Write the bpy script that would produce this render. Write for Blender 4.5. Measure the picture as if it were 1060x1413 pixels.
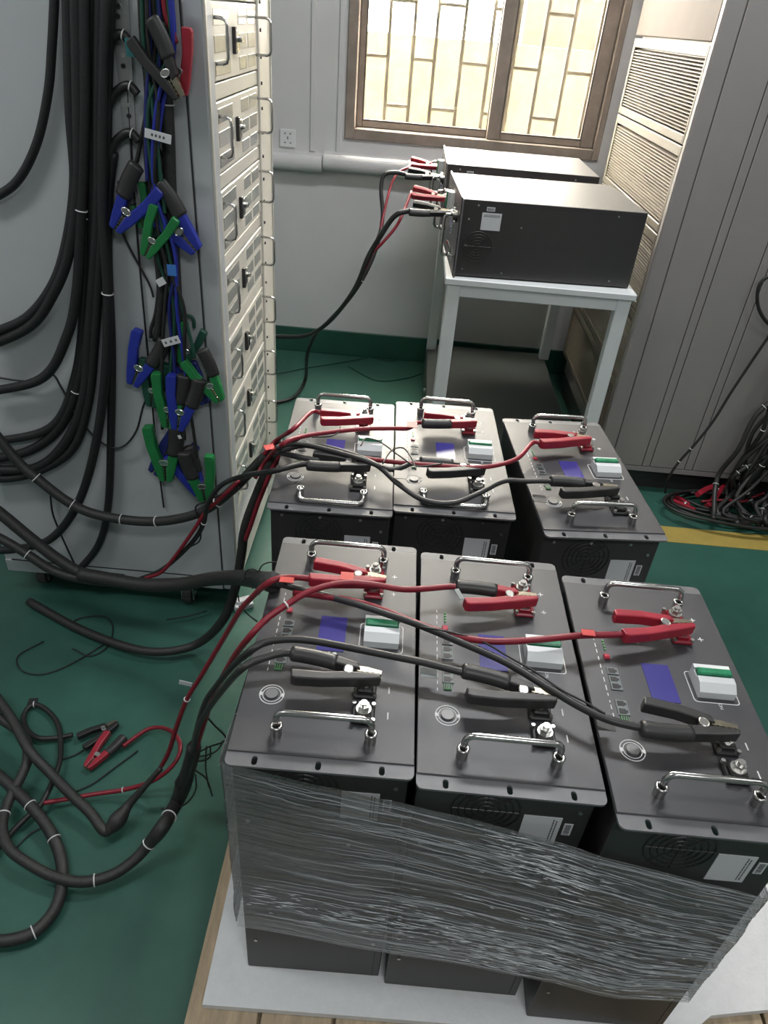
import bpy, bmesh, math, random
from mathutils import Vector, Matrix, Euler
random.seed(7)
for o in list(bpy.data.objects): bpy.data.objects.remove(o)
S = bpy.context.scene
C = S.collection
# ------------------------------------------------------------------ camera
F_PX, PITCH, ROLL, CAM_Z = 979.6, 0.61082, -0.08911, 1.54
_f = Vector((0, math.cos(PITCH), -math.sin(PITCH)))
_d0 = Vector((0, -math.sin(PITCH), -math.cos(PITCH)))
_r0 = Vector((1, 0, 0))
_r = _r0*math.cos(ROLL) + _d0*math.sin(ROLL)
_d = -_r0*math.sin(ROLL) + _d0*math.cos(ROLL)
CAM = Vector((0, 0, CAM_Z))
cam = bpy.data.cameras.new('camera'); cam_o = bpy.data.objects.new('camera', cam); C.objects.link(cam_o)
cam.sensor_fit = 'VERTICAL'; cam.sensor_height = 36; cam.lens = F_PX/1413*36; cam.clip_start = .02
cam_o.matrix_world = Matrix(((_r.x, -_d.x, -_f.x, 0), (_r.y, -_d.y, -_f.y, 0), (_r.z, -_d.z, -_f.z, CAM_Z), (0, 0, 0, 1)))
S.camera = cam_o
# ------------------------------------------------------------------ world, lights, exposure
W = bpy.data.worlds.new('overcast_sky'); S.world = W; W.use_nodes = True
W.node_tree.nodes['Background'].inputs[0].default_value = (1.0, .93, .80, 1)
W.node_tree.nodes['Background'].inputs[1].default_value = 52.0
S.view_settings.view_transform = 'Standard'; S.view_settings.look = 'None'
S.view_settings.gamma = 1; S.view_settings.use_curve_mapping = False
S.view_settings.exposure = 0.0
def area(name, loc, rot, sx, sy, power, col):
    l = bpy.data.lights.new(name, 'AREA'); l.shape = 'RECTANGLE'; l.size = sx; l.size_y = sy; l.energy = power; l.color = col
    o = bpy.data.objects.new(name, l); C.objects.link(o); o.location = loc; o.rotation_euler = rot
    return o
# ceiling tube lights get their lamps here (fixtures are built with the ceiling)
LAMPS = [(.55, 2.15), (.55, -.9), (-1.6, .6), (2.2, .6)]
for i, (lx, ly) in enumerate(LAMPS):
    area('ceiling_lamp_light', (lx, ly, 2.90), (0, 0, 0), 1.2, .26, [36, 26, 20, 12][i], (.97, .98, 1.0))

def at(px, py, z=None, y=None, x=None):
    d = _r*((px-530)/F_PX) + _d*((py-706.5)/F_PX) + _f
    if z is not None: t = (z-CAM_Z)/d.z
    elif y is not None: t = y/d.y
    else: t = x/d.x
    return CAM + d*t

# ------------------------------------------------------------------ materials
def mat(name, col, rough=.5, metal=0, var=0, vscale=20, bump=0, bscale=200, spec=.5, var2=None, rvar=0, stretch=None, emit=0):
    m = bpy.data.materials.new(name); m.use_nodes = True; nt = m.node_tree; N = nt.nodes; L = nt.links
    b = N['Principled BSDF']; b.inputs['Roughness'].default_value = rough; b.inputs['Metallic'].default_value = metal
    b.inputs['Base Color'].default_value = (*col, 1); b.inputs['Specular IOR Level'].default_value = spec
    if emit:
        b.inputs['Emission Color'].default_value = (*col, 1); b.inputs['Emission Strength'].default_value = emit
    tc = N.new('ShaderNodeTexCoord'); src = tc.outputs['Object']
    if stretch:
        mp = N.new('ShaderNodeMapping'); mp.inputs['Scale'].default_value = stretch; L.new(src, mp.inputs[0]); src = mp.outputs[0]
    if var or rvar:
        n = N.new('ShaderNodeTexNoise'); n.inputs['Scale'].default_value = vscale; n.inputs['Detail'].default_value = 6; n.inputs['Roughness'].default_value = .65
        L.new(src, n.inputs['Vector'])
        r = N.new('ShaderNodeValToRGB'); r.color_ramp.elements[0].position = .3; r.color_ramp.elements[1].position = .72
        c2 = var2 or tuple(min(1, c*(1+var)) for c in col)
        r.color_ramp.elements[0].color = (*[c*(1-var) for c in col], 1) if not var2 else (*col, 1)
        r.color_ramp.elements[1].color = (*c2, 1)
        L.new(n.outputs['Fac'], r.inputs[0])
        if var: L.new(r.outputs[0], b.inputs['Base Color'])
        if rvar:
            mr = N.new('ShaderNodeMapRange'); mr.inputs[3].default_value = rough-rvar; mr.inputs[4].default_value = rough+rvar
            L.new(n.outputs['Fac'], mr.inputs[0]); L.new(mr.outputs[0], b.inputs['Roughness'])
    if bump:
        n2 = N.new('ShaderNodeTexNoise'); n2.inputs['Scale'].default_value = bscale; n2.inputs['Detail'].default_value = 3
        L.new(src, n2.inputs['Vector'])
        bp = N.new('ShaderNodeBump'); bp.inputs['Strength'].default_value = bump; bp.inputs['Distance'].default_value = .002
        L.new(n2.outputs['Fac'], bp.inputs['Height']); L.new(bp.outputs[0], b.inputs['Normal'])
    return m
M = dict(
 floor=mat('floor_green_epoxy', (.036, .118, .088), .36, var=.24, vscale=2.2, rvar=.10, bump=.10, bscale=9),
 wall=mat('wall_offwhite', (.64, .64, .635), .6, var=.04, vscale=3),
 ceil=mat('ceiling_white', (.62, .63, .64), .8),
 greenpaint=mat('green_wall_paint', (.012, .075, .05), .45, var=.2, vscale=5),
 sill=mat('white_ledge', (.66, .66, .66), .35, var=.05, vscale=4),
 alu=mat('window_aluminium', (.30, .25, .21), .45, metal=.2, var=.25, vscale=9),
 aludark=mat('window_gasket', (.10, .085, .07), .6, var=.2, vscale=20),
 grille=mat('security_grille_bar', (.035, .026, .016), .7),
 outwall=mat('outside_cream_wall', (.058, .049, .022), .9, var=.08, vscale=1.2),
 outpink=mat('outside_pink_wall', (.034, .026, .019), .9, var=.08, vscale=1.5),
 cab=mat('cabinet_grey_paint', (.48, .505, .515), .42, var=.03, vscale=2.5, bump=.03, bscale=300),
 cabdark=mat('cabinet_dark_seam', (.03, .03, .03), .7),
 cream=mat('drawer_cream_paint', (.62, .60, .53), .4, var=.03, vscale=6),
 pane=mat('drawer_grey_pane', (.30, .31, .29), .22, var=.10, vscale=14),
 rcab=mat('right_cabinet_grey', (.30, .28, .27), .45, var=.05, vscale=2),
 rlouv=mat('louver_beige', (.18, .155, .118), .55, var=.04, vscale=5),
 rtop=mat('pinkish_beige_panel', (.13, .10, .083), .7, var=.06, vscale=7, spec=.2),
 panelblk=mat('battery_face_satin_black', (.034, .033, .037), .46, var=.14, vscale=14, rvar=.06, bump=.05, bscale=500, spec=.85),
 ear=mat('battery_ear_grey', (.15, .15, .155), .40, var=.08, vscale=20),
 case=mat('battery_case_black', (.032, .029, .029), .42, var=.1, vscale=18, bump=.05, bscale=600, spec=.7),
 chrome=mat('brushed_steel', (.55, .54, .52), .22, metal=1, var=.1, vscale=40),
 dull=mat('dull_button_metal', (.22, .22, .22), .5, metal=.6),
 steel=mat('zinc_bolt', (.62, .61, .58), .28, metal=1),
 brass=mat('clamp_jaw_metal', (.50, .45, .34), .3, metal=1, var=.2, vscale=80),
 red=mat('red_pvc', (.34, .018, .036), .38, var=.15, vscale=30),
 redc=mat('red_cable', (.24, .014, .028), .4, var=.15, vscale=30),
 redtape=mat('red_tape', (.55, .035, .03), .5),
 blk=mat('black_rubber', (.020, .020, .019), .45, var=.25, vscale=30),
 blkb=mat('black_braided_sleeve', (.028, .028, .026), .5, var=.35, vscale=120, bump=.3, bscale=700),
 blkh=mat('black_hanging_sleeve', (.015, .015, .016), .5, var=.3, vscale=120, bump=.3, bscale=700),
 gry=mat('grey_black_pvc', (.033, .032, .031), .42, var=.2, vscale=30),
 blue=mat('blue_pvc', (.022, .036, .33), .38, var=.15, vscale=30),
 green=mat('green_pvc', (.018, .20, .055), .38, var=.15, vscale=30),
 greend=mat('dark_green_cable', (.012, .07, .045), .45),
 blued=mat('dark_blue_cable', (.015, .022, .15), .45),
 lcd=mat('lcd_blue_film', (.055, .048, .27), .25, spec=.5),
 white=mat('white_plastic', (.72, .74, .74), .3),
 print=mat('white_print', (.70, .70, .70), .6),
 greenlev=mat('green_breaker_lever', (.02, .22, .10), .3, var=.3, vscale=90),
 portblk=mat('port_black', (.008, .008, .008), .5),
 dipred=mat('dip_switch_red', (.45, .02, .05), .4),
 ledg=mat('led_green', (.10, .30, .12), .3),
 sticker=mat('white_sticker', (.66, .67, .68), .5),
 ink=mat('sticker_ink', (.09, .09, .10), .7),
 foam=mat('white_foam', (.78, .79, .79), .9, var=.04, vscale=60, bump=.3, bscale=160),
 wood=mat('pallet_wood', (.42, .33, .22), .8, var=.3, vscale=9, bump=.4, bscale=60, stretch=(6, 1, 6)),
 tablep=mat('table_white_paint', (.74, .77, .77), .35, var=.03, vscale=6),
 plinth=mat('dark_green_grey_plinth', (.040, .048, .044), .42, var=.1, vscale=5),
 yellow=mat('yellow_floor_paint', (.46, .34, .085), .5, var=.12, vscale=12),
 tie=mat('white_cable_tie', (.75, .75, .74), .4),
 bluetag=mat('blue_tag', (.05, .19, .55), .5),
 teal=mat('teal_tape', (.03, .17, .18), .5),
 clear=mat('grey_tag', (.16, .18, .18), .4),
 lampw=mat('lamp_diffuser', (.95, .97, 1), .5, emit=1.5),
 holes=mat('strip_galvanised', (.50, .51, .51), .35, metal=.6, var=.1, vscale=30),
 tyre=mat('castor_tyre', (.06, .06, .06), .6),
)

# ------------------------------------------------------------------ mesh helpers
def link(name, bm, m, parent=None, smooth=False):
    me = bpy.data.meshes.new(name); bm.normal_update(); bm.to_mesh(me); bm.free()
    me.materials.append(M[m] if isinstance(m, str) else m)
    if smooth:
        for p in me.polygons: p.use_smooth = True
    o = bpy.data.objects.new(name, me); C.objects.link(o)
    if parent: o.parent = parent
    return o
def tag(o, label, cat, group=None, kind=None):
    o['label'] = label
    if cat: o['category'] = cat
    if group: o['group'] = group
    if kind: o['kind'] = kind
    return o
def empty(name, loc=(0, 0, 0), rz=0):
    o = bpy.data.objects.new(name, None); C.objects.link(o); o.location = loc; o.rotation_euler = (0, 0, rz); o.empty_display_size = .05
    return o
def struct(o): o['kind'] = 'structure'; return o
def box(bm, x0, x1, y0, y1, z0, z1, bev=0, seg=1):
    mtx = Matrix.Translation(((x0+x1)/2, (y0+y1)/2, (z0+z1)/2)) @ Matrix.Diagonal((x1-x0, y1-y0, z1-z0, 1))
    r = bmesh.ops.create_cube(bm, size=1, matrix=mtx)
    if bev:
        es = list({e for v in r['verts'] for e in v.link_edges})
        bmesh.ops.bevel(bm, geom=es, offset=bev, segments=seg, affect='EDGES', profile=.5)
    return bm
def bx(x0, x1, y0, y1, z0, z1, bev=0, seg=1): return box(bmesh.new(), x0, x1, y0, y1, z0, z1, bev, seg)
def cyl(bm, c, r, h, seg=16, axis='Z', r2=None):
    mt = Matrix.Translation(c)
    if axis == 'X': mt = mt @ Matrix.Rotation(math.pi/2, 4, 'Y')
    if axis == 'Y': mt = mt @ Matrix.Rotation(-math.pi/2, 4, 'X')
    bmesh.ops.create_cone(bm, cap_ends=True, segments=seg, radius1=r, radius2=r if r2 is None else r2, depth=h, matrix=mt)
    return bm
def cr(pts, n=8):
    P = [Vector(p) for p in pts]
    if len(P) < 3: return P
    P = [P[0]*2-P[1]] + P + [P[-1]*2-P[-2]]; out = []
    for i in range(1, len(P)-2):
        a, b, c, d = P[i-1:i+3]
        for k in range(n):
            t = k/n
            out.append(.5*((2*b) + (c-a)*t + (2*a-5*b+4*c-d)*t*t + (3*b-a-3*c+d)*t**3))
    out.append(P[-2]); return out
def tube(bm, path, r, sides=8, closed=False):
    n = len(path); T = []
    for i in range(n):
        a = path[(i-1) % n if closed else max(0, i-1)]; b = path[(i+1) % n if closed else min(n-1, i+1)]
        t = (b-a); T.append(t.normalized() if t.length > 1e-9 else Vector((0, 0, 1)))
    up = Vector((0, 0, 1)) if abs(T[0].z) < .9 else Vector((1, 0, 0))
    nrm = (up - T[0]*up.dot(T[0])).normalized(); rings = []
    for i in range(n):
        nrm = (nrm - T[i]*nrm.dot(T[i])).normalized(); bn = T[i].cross(nrm)
        rr = r(i/(n-1)) if callable(r) else r
        rings.append([bm.verts.new(path[i] + (nrm*math.cos(2*math.pi*k/sides) + bn*math.sin(2*math.pi*k/sides))*rr) for k in range(sides)])
    for i in range(n if closed else n-1):
        A, B = rings[i], rings[(i+1) % n]
        for k in range(sides): bm.faces.new((A[k], A[(k+1) % sides], B[(k+1) % sides], B[k]))
    if not closed:
        bm.faces.new(rings[0][::-1]); bm.faces.new(rings[-1])
    return bm
def ringpath(c, r, n=20, axis='Z', a0=0, a1=2*math.pi):
    c = Vector(c); out = []
    full = abs(a1-a0-2*math.pi) < 1e-6
    for k in range(n if full else n+1):
        a = a0+(a1-a0)*k/n; u, v = r*math.cos(a), r*math.sin(a)
        out.append(c + (Vector((u, v, 0)) if axis == 'Z' else Vector((u, 0, v)) if axis == 'Y' else Vector((0, u, v))))
    return out
def rrect(w, h, r, cx=0, cy=0, n=5):
    out = []
    for sx, sy, a in ((1, 1, 0), (-1, 1, 90), (-1, -1, 180), (1, -1, 270)):
        for k in range(n+1):
            t = math.radians(a+90*k/n); out.append((cx+sx*(w/2-r)+r*math.cos(t), cy+sy*(h/2-r)+r*math.sin(t)))
    return out
def plate(bm, outline, holes, z0, z1):
    loops = [outline]+holes; edges = []; vl = []
    for lp in loops:
        vs = [bm.verts.new((x, y, z0)) for x, y in lp]; vl.append(vs)
        edges += [bm.edges.new((vs[i], vs[(i+1) % len(vs)])) for i in range(len(vs))]
    r = bmesh.ops.triangle_fill(bm, use_beauty=True, use_dissolve=False, edges=edges)
    fs = [g for g in r['geom'] if isinstance(g, bmesh.types.BMFace)]
    e = bmesh.ops.extrude_face_region(bm, geom=fs)
    vs = [g for g in e['geom'] if isinstance(g, bmesh.types.BMVert)]
    bmesh.ops.translate(bm, verts=vs, vec=(0, 0, z1-z0)); bmesh.ops.recalc_face_normals(bm, faces=bm.faces)
    return bm
def prism_x(bm, prof, x0, x1):      # yz profile extruded along x
    a = [bm.verts.new((x0, y, z)) for y, z in prof]; b = [bm.verts.new((x1, y, z)) for y, z in prof]
    bm.faces.new(a[::-1]); bm.faces.new(b)
    for i in range(len(prof)):
        j = (i+1) % len(prof); bm.faces.new((a[i], a[j], b[j], b[i]))
    bmesh.ops.recalc_face_normals(bm, faces=bm.faces); return bm
def dup(root, label=None, group=None):
    r = root.copy(); C.objects.link(r)
    if label: r['label'] = label
    if group: r['group'] = group
    for ch in list(root.children):
        c = ch.copy(); C.objects.link(c); c.parent = r
        for g in list(ch.children):
            d = g.copy(); C.objects.link(d); d.parent = c
    return r

# ------------------------------------------------------------------ the room
X0, X1, Y0, Y1, ZC = -2.6, 3.4, -3.2, 3.66, 3.0
struct(link('floor', bx(X0, X1, Y0, 3.9, -.1, 0), 'floor'))
struct(link('ceiling', bx(X0, X1, Y0, 3.9, ZC, ZC+.1), 'ceil'))
struct(link('wall_left', bx(X0-.1, X0, Y0, 3.9, 0, ZC), 'wall'))
struct(link('wall_right', bx(X1, X1+.1, Y0, 3.9, 0, ZC), 'wall'))
struct(link('wall_front', bx(X0, X1, Y0-.1, Y0, 0, ZC), 'wall'))
WX0, WX1, WZ0, WZ1 = -.335, .835, 1.055, 2.35     # window opening
b = bmesh.new(); WT = .16
box(b, X0, WX0, Y1, Y1+WT, 0, ZC); box(b, WX1, X1, Y1, Y1+WT, 0, ZC)
box(b, WX0, WX1, Y1, Y1+WT, 0, WZ0); box(b, WX0, WX1, Y1, Y1+WT, WZ1, ZC)
struct(link('wall_back', b, 'wall'))
struct(link('baseboard_back', bx(X0, X1, Y1-.012, Y1, 0, .135, .003), 'greenpaint'))
# rounded white ledge along the wall under the window
b = bmesh.new()
prof = [(Y1, .90)] + [(Y1-.045-.025*math.cos(math.radians(a)), .945+.035*math.sin(math.radians(a))) for a in range(-90, 91, 15)] + [(Y1, .985)]
prism_x(b, prof, X0, -.43); struct(link('trim_1', b, 'sill', smooth=False))
b = bmesh.new(); prism_x(b, [(y, z+.012) for y, z in prof], -.426, .80); struct(link('trim_2', b, 'sill'))
for i, x in enumerate((-.482, -.36)):
    struct(link('trim_%d' % (i+3), bx(x-.012, x+.012, Y1-.008, Y1, .99, ZC, .002), 'wall'))
# window: frame, sliding sashes, panes, outside security grille
win = struct(empty('window_1', (0, Y1, 0)))
fr = bmesh.new()
for a in ((WX0, WX0+.045, WZ0, WZ1), (WX1-.030, WX1, WZ0, WZ1), (WX0+.045, WX1-.030, WZ0, WZ0+.045), (WX0+.045, WX1-.030, WZ1-.04, WZ1)):
    box(fr, a[0], a[1], -.012, .10, a[2], a[3], .003)
link('window_frame', fr, 'alu', win)
def sash(x0, x1, y, w):
    z0, z1 = WZ0+.045, WZ1-.04; b = bmesh.new()
    box(b, x0, x0+w, y, y+.03, z0, z1, .003); box(b, x1-w, x1, y, y+.03, z0, z1, .003)
    box(b, x0+w, x1-w, y, y+.03, z0, z0+.03, .003); box(b, x0+w, x1-w, y, y+.03, z1-.03, z1, .003)
    s = link('sash', b, 'alu', win)
    link('pane', bx(x0+w, x1-w, y+.012, y+.017, z0+.03, z1-.03), 'glass', s)
    g = bmesh.new(); box(g, x0+w, x0+w+.004, y-.001, y+.012, z0+.03, z1-.03); box(g, x1-w-.004, x1-w, y-.001, y+.012, z0+.03, z1-.03)
    box(g, x0+w, x1-w, y-.001, y+.012, z0+.03, z0+.034); link('gasket', g, 'aludark', s)
gm = bpy.data.materials.new('dusty_window_glass'); gm.use_nodes = True; nt = gm.node_tree; nt.nodes.clear()
out = nt.nodes.new('ShaderNodeOutputMaterial'); mx = nt.nodes.new('ShaderNodeMixShader'); tr = nt.nodes.new('ShaderNodeBsdfTransparent')
tl = nt.nodes.new('ShaderNodeBsdfTranslucent'); gl = nt.nodes.new('ShaderNodeBsdfGlossy'); mx2 = nt.nodes.new('ShaderNodeMixShader'); nz = nt.nodes.new('ShaderNodeTexNoise'); mr = nt.nodes.new('ShaderNodeMapRange')
tl.inputs[0].default_value = (.9, .82, .62, 1); gl.inputs['Roughness'].default_value = .05; nz.inputs['Scale'].default_value = 14; nz.inputs['Detail'].default_value = 8
mr.inputs[1].default_value = .35; mr.inputs[2].default_value = .75; mr.inputs[3].default_value = .004; mr.inputs[4].default_value = .028
nt.links.new(nz.outputs[0], mr.inputs[0]); nt.links.new(mr.outputs[0], mx.inputs[0]); nt.links.new(tr.outputs[0], mx.inputs[1]); nt.links.new(tl.outputs[0], mx.inputs[2])
mx2.inputs[0].default_value = .04; nt.links.new(mx.outputs[0], mx2.inputs[1]); nt.links.new(gl.outputs[0], mx2.inputs[2]); nt.links.new(mx2.outputs[0], out.inputs[0])
M['glass'] = gm
sash(WX0+.045, .345, .058, .030); sash(.315, WX1-.030, .020, .060)
gy = .145
cols = [-.335, -.165, -.055, .045, .165, .29, .40, .52, .64, .76, .88]
for x in cols:
    link('grille_bar', bx(x-.008, x+.008, gy, gy+.014, WZ0-.02, WZ1), 'grille', win)
for i in range(len(cols)-1):
    for k in range(6):
        z = 1.17 + k*.40 + (.20 if i % 2 == 0 else 0)
        if i % 2 == 0: z = 1.38 + (k-1)*.40
        else: z = 1.19 + k*.40
        if WZ0 < z < WZ1: link('grille_rung', bx(cols[i], cols[i+1], gy+.001, gy+.012, z-.007, z+.007), 'grille', win)
# outside: cream boundary wall and pinkish building, lit by the sky
tag(struct(link('outside_wall', bx(-3, 5, 6.3, 6.5, -.5, 1.42), 'outwall')), 'cream boundary wall seen through the dusty window', None)
tag(struct(link('outside_building', bx(.80, 6, 7.2, 9, -.5, 3.2), 'outpink')), 'dull pink building beyond the right window pane', None)
struct(link('outside_ground', bx(-6, 8, 3.9, 12, -.6, -.5), 'outwall'))
# ceiling lamps (above the frame)
for i, (lx, ly) in enumerate(LAMPS):
    t = empty('ceiling_lamp', (lx, ly, 2.9))
    tag(t, ['linear ceiling lamp above the window side', 'linear ceiling lamp behind the viewer', 'linear ceiling lamp on the left', 'linear ceiling lamp on the right'][i], 'lamp', 'ceiling lamps')
    link('housing', bx(-.62, .62, -.14, .14, .012, .10, .004), 'white', t)
# yellow stripe on the floor
tag(link('floor_marking', bx(.9, 3.2, 2.17, 2.27, 0, .002), 'yellow'), 'yellow painted stripe across the green floor beside the grey cabinet', 'floor marking')['kind'] = 'structure'
# wall socket
so = empty('wall_socket', (-.597, Y1, 1.035)); tag(so, 'white square wall socket above the ledge left of the window', 'socket')
link('plate', bx(-.037, .037, -.010, 0, -.037, .037, .003), 'white', so)
b = bmesh.new()
for (x, z, w, h) in ((-.012, .02, .005, .006), (.012, .02, .005, .006), (-.013, -.018, .007, .004), (.013, -.018, .007, .004), (0, .002, .004, .012)):
    box(b, x-w/2, x+w/2, -.0106, -.006, z-h/2, z+h/2)
link('pin_holes', b, 'portblk', so)

# ------------------------------------------------------------------ left drawer cabinet
CX0, CX1, CY0, CY1, CZ0, CZ1 = -1.115, -.418, 1.60, 2.265, .085, 2.15
cabn = empty('drawer_cabinet', ((CX0+CX1)/2, (CY0+CY1)/2, 0)); tag(cabn, 'tall light grey cabinet with cream pull-out drawers beside the window', 'cabinet')
def cp(name, bm, m, parent=None, smooth=False):      # child of the cabinet given in world coordinates
    bmesh.ops.translate(bm, verts=bm.verts, vec=(-(CX0+CX1)/2, -(CY0+CY1)/2, 0)); return link(name, bm, m, parent or cabn, smooth)
cp('body', bx(CX0, CX1-.03, CY0+.002, CY1, CZ0, CZ1), 'cab')
cp('side_panel', bx(CX0+.05, CX1-.045, CY0-.003, CY0+.002, CZ0+.045, CZ1-.05, .0015), 'cab')
b = bmesh.new(); box(b, CX1-.043, CX1, CY0-.003, CY0+.06, CZ0, CZ1, .004); cp('corner_post', b, 'cab')
b = bmesh.new(); box(b, CX0, CX1-.045, CY0-.003, CY0+.002, CZ0, CZ0+.042, .0015); cp('bottom_rail', b, 'cab')
b = bmesh.new(); box(b, CX1-.03, CX1, 2.115, CY1, CZ0, CZ1, .003); cp('frame_post', b, 'cream')
b = bmesh.new(); box(b, CX1-.004, CX1+.003, CY0, CY0+.012, CZ0, CZ1, .001); box(b, CX1-.004, CX1+.004, CY1-.006, CY1, CZ0, CZ1, .001); cp('edge_trim', b, 'cream')
cp('plinth_panel', bx(CX1-.03, CX1-.003, CY0+.06, 2.115, CZ0, .19, .002), 'cream')
pitch = .1725; top0 = 1.535+pitch*3
DY0, DY1 = 1.664, 2.112
k = 0; z = top0
while z-.138 > .2:
    z1, z0 = z, z-.136
    dr = bx(CX1-.028, CX1-.004, DY0, DY1, z0, z1, .002)
    d = cp('drawer', dr, 'cream')
    cp('spacer', bx(CX1-.028, CX1-.006, DY0, DY1, z0-.0335, z0-.003, .0015), 'cream', d)
    for (ya, yb) in ((1.682, 1.815), (1.905, 1.985), (2.003, 2.085)):
        for (za, zb) in ((.012, .040), (.056, .086), (.100, .126)):
            cp('pane', bx(CX1-.006, CX1-.0032, ya, yb, z1-zb, z1-za, .0006), 'pane', d)
    for yy in (1.686, 2.098):
        zt, zb_, pr = z1-.026, z1-.104, (.022 if yy < 1.9 else .034)
        path = [Vector((CX1-.005, yy, zt)), Vector((CX1+pr-.012, yy, zt)), Vector((CX1+pr-.003, yy, zt-.003)), Vector((CX1+pr, yy, zt-.012)),
                Vector((CX1+pr, yy, zb_+.012)), Vector((CX1+pr-.003, yy, zb_+.003)), Vector((CX1+pr-.012, yy, zb_)), Vector((CX1-.005, yy, zb_))]
        cp('handle', tube(bmesh.new(), path, .0032, 6), 'chrome', d, True)
    lt = bmesh.new(); box(lt, CX1-.004, CX1+.004, 1.842, 1.858, z1-.093, z1-.043, .001); cp('latch', lt, 'gry', d)
    lt = bmesh.new(); box(lt, CX1-.004, CX1+.003, 1.862, 1.880, z1-.09, z1-.05, .001); cyl(lt, (CX1+.006, 1.871, z1-.066), .006, .014, 10, 'X'); cp('lock', lt, 'chrome', d)
    z -= pitch
b = bmesh.new()
for i in range(26):
    cyl(b, (CX1+.001, 2.135, .16+i*.0575), .004, .004, 8, 'X')
cp('post_holes', b, 'cabdark')
b = bmesh.new(); box(b, CX1-.0445, CX1-.043, CY0-.0034, CY0+.001, CZ0, CZ1); box(b, CX0+.02, CX1-.045, CY0-.0034, CY0+.001, CZ0+.0425, CZ0+.0445); cp('seam', b, 'cabdark')
for (x, y) in ((-.578, 1.628), (-1.04, 1.66), (-.50, 2.2), (-1.04, 2.2)):
    b = bmesh.new(); cyl(b, (x, y, .034), .034, .026, 20, 'X'); w = cp('castor_wheel', b, 'tyre')
    b = bmesh.new(); box(b, x-.02, x+.02, y-.025, y+.025, .066, .085, .002); box(b, x-.020, x-.015, y-.02, y+.02, .02, .07); box(b, x+.015, x+.020, y-.02, y+.02, .02, .07); cyl(b, (x, y, .034), .008, .044, 10, 'X'); cp('fork', b, 'steel', w)

# ------------------------------------------------------------------ right louvered cabinet
rc = empty('louvered_cabinet', (1.7, 3.0, 0)); tag(rc, 'tall dark grey cabinet with beige louvered side next to the window', 'cabinet')
def rp(name, bm, m, parent=None):
    bmesh.ops.translate(bm, verts=bm.verts, vec=(-1.7, -3.0, 0)); return link(name, bm, m, parent or rc)
RX, RY = .832, 2.505
rp('body', bx(RX+.03, 2.6, RY+.012, 3.46, .10, 2.3), 'rcab')
rp('corner_post', bx(RX, RX+.06, RY, RY+.03, .10, 2.3, .004), 'rcab')
rp('base', bx(RX+.03, 2.58, RY+.05, 3.43, 0, .10), 'case')
xs = [RX+.062, 1.018, 1.021, 1.050, 1.053, 1.190, 1.193, 1.222, 1.225, 1.60, 1.603, 2.1, 2.103, 2.6]
for i in range(0, len(xs), 2): rp('door_panel', bx(xs[i], xs[i+1], RY, RY+.014, .125, 2.3, .002), 'rcab')
rp('bottom_rail', bx(RX+.062, 2.6, RY+.001, RY+.014, .10, .122, .002), 'rcab')
rp('top_panel', bx(RX, RX+.03, RY+.032, 3.46, 1.54, 2.3, .003), 'rtop')
def louver(z0, z1):
    y0, y1 = RY+.032, 3.46; f = bmesh.new()
    box(f, RX, RX+.03, y0, y0+.014, z0, z1, .002); box(f, RX, RX+.03, y1-.03, y1, z0, z1, .002)
    box(f, RX, RX+.03, y0+.014, y1-.03, z1-.030, z1, .002); box(f, RX, RX+.03, y0+.014, y1-.03, z0, z0+.026, .002)
    p = rp('louver_panel', f, 'rlouv')
    s = bmesh.new(); z = z0+.032
    while z < z1-.034:
        a = [(RX+.003, z), (RX+.022, z+.0075), (RX+.022, z+.0095), (RX+.003, z+.0035)]
        va = [s.verts.new((x, y0+.014, zz)) for x, zz in a]; vb = [s.verts.new((x, y1-.03, zz)) for x, zz in a]
        for i in range(4): s.faces.new((va[i], va[(i+1) % 4], vb[(i+1) % 4], vb[i]))
        z += .0098
    bmesh.ops.recalc_face_normals(s, faces=s.faces)
    sl = rp('slats', s, 'rlouv', p); sl['kind'] = 'stuff'
    rp('backing', bx(RX+.024, RX+.03, y0, y1, z0, z1), 'plinth', p)
for i in range(6):
    z1 = 1.532 - i*.267
    if z1-.262 > .0: louver(max(.11, z1-.262), z1)
# ------------------------------------------------------------------ table and its plinth
TX0, TX1, TY0, TY1, TZ = .132, .762, 2.345, 3.44, .849
tb = empty('work_table', (.45, 2.9, .18)); tag(tb, 'white painted table carrying two battery modules under the window', 'table')
def tp(name, bm, m='tablep'):
    bmesh.ops.translate(bm, verts=bm.verts, vec=(-.45, -2.9, -.18)); return link(name, bm, m, tb)
tp('table_top', bx(TX0, TX1, TY0, TY1, TZ-.022, TZ, .003))
for (a) in ((TX0+.02, TX1-.02, TY0+.012, TY0+.034), (TX0+.02, TX1-.02, TY1-.034, TY1-.012), (TX0+.012, TX0+.034, TY0+.03, TY1-.03), (TX1-.034, TX1-.012, TY0+.03, TY1-.03)):
    tp('apron', bx(*a, TZ-.062, TZ-.022, .002))
for x in (TX0+.008, TX1-.056):
    for y in (TY0+.008, TY1-.052):
        tp('leg', bx(x, x+.046, y, y+.044, .18, TZ-.022, .003))
pl = empty('plinth_box', (.45, 2.9, 0)); tag(pl, 'low dark metal plinth under the white table', 'plinth')
def pp(name, bm, m='plinth'):
    bmesh.ops.translate(bm, verts=bm.verts, vec=(-.45, -2.9, 0)); return link(name, bm, m, pl)
pp('body', bx(.140, .735, 2.35, 3.47, 0, .18, .004))
b = bmesh.new(); cyl(b, (.136, 3.0, .14), .010, .012, 10, 'X'); pp('bolt', b, 'steel')

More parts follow.
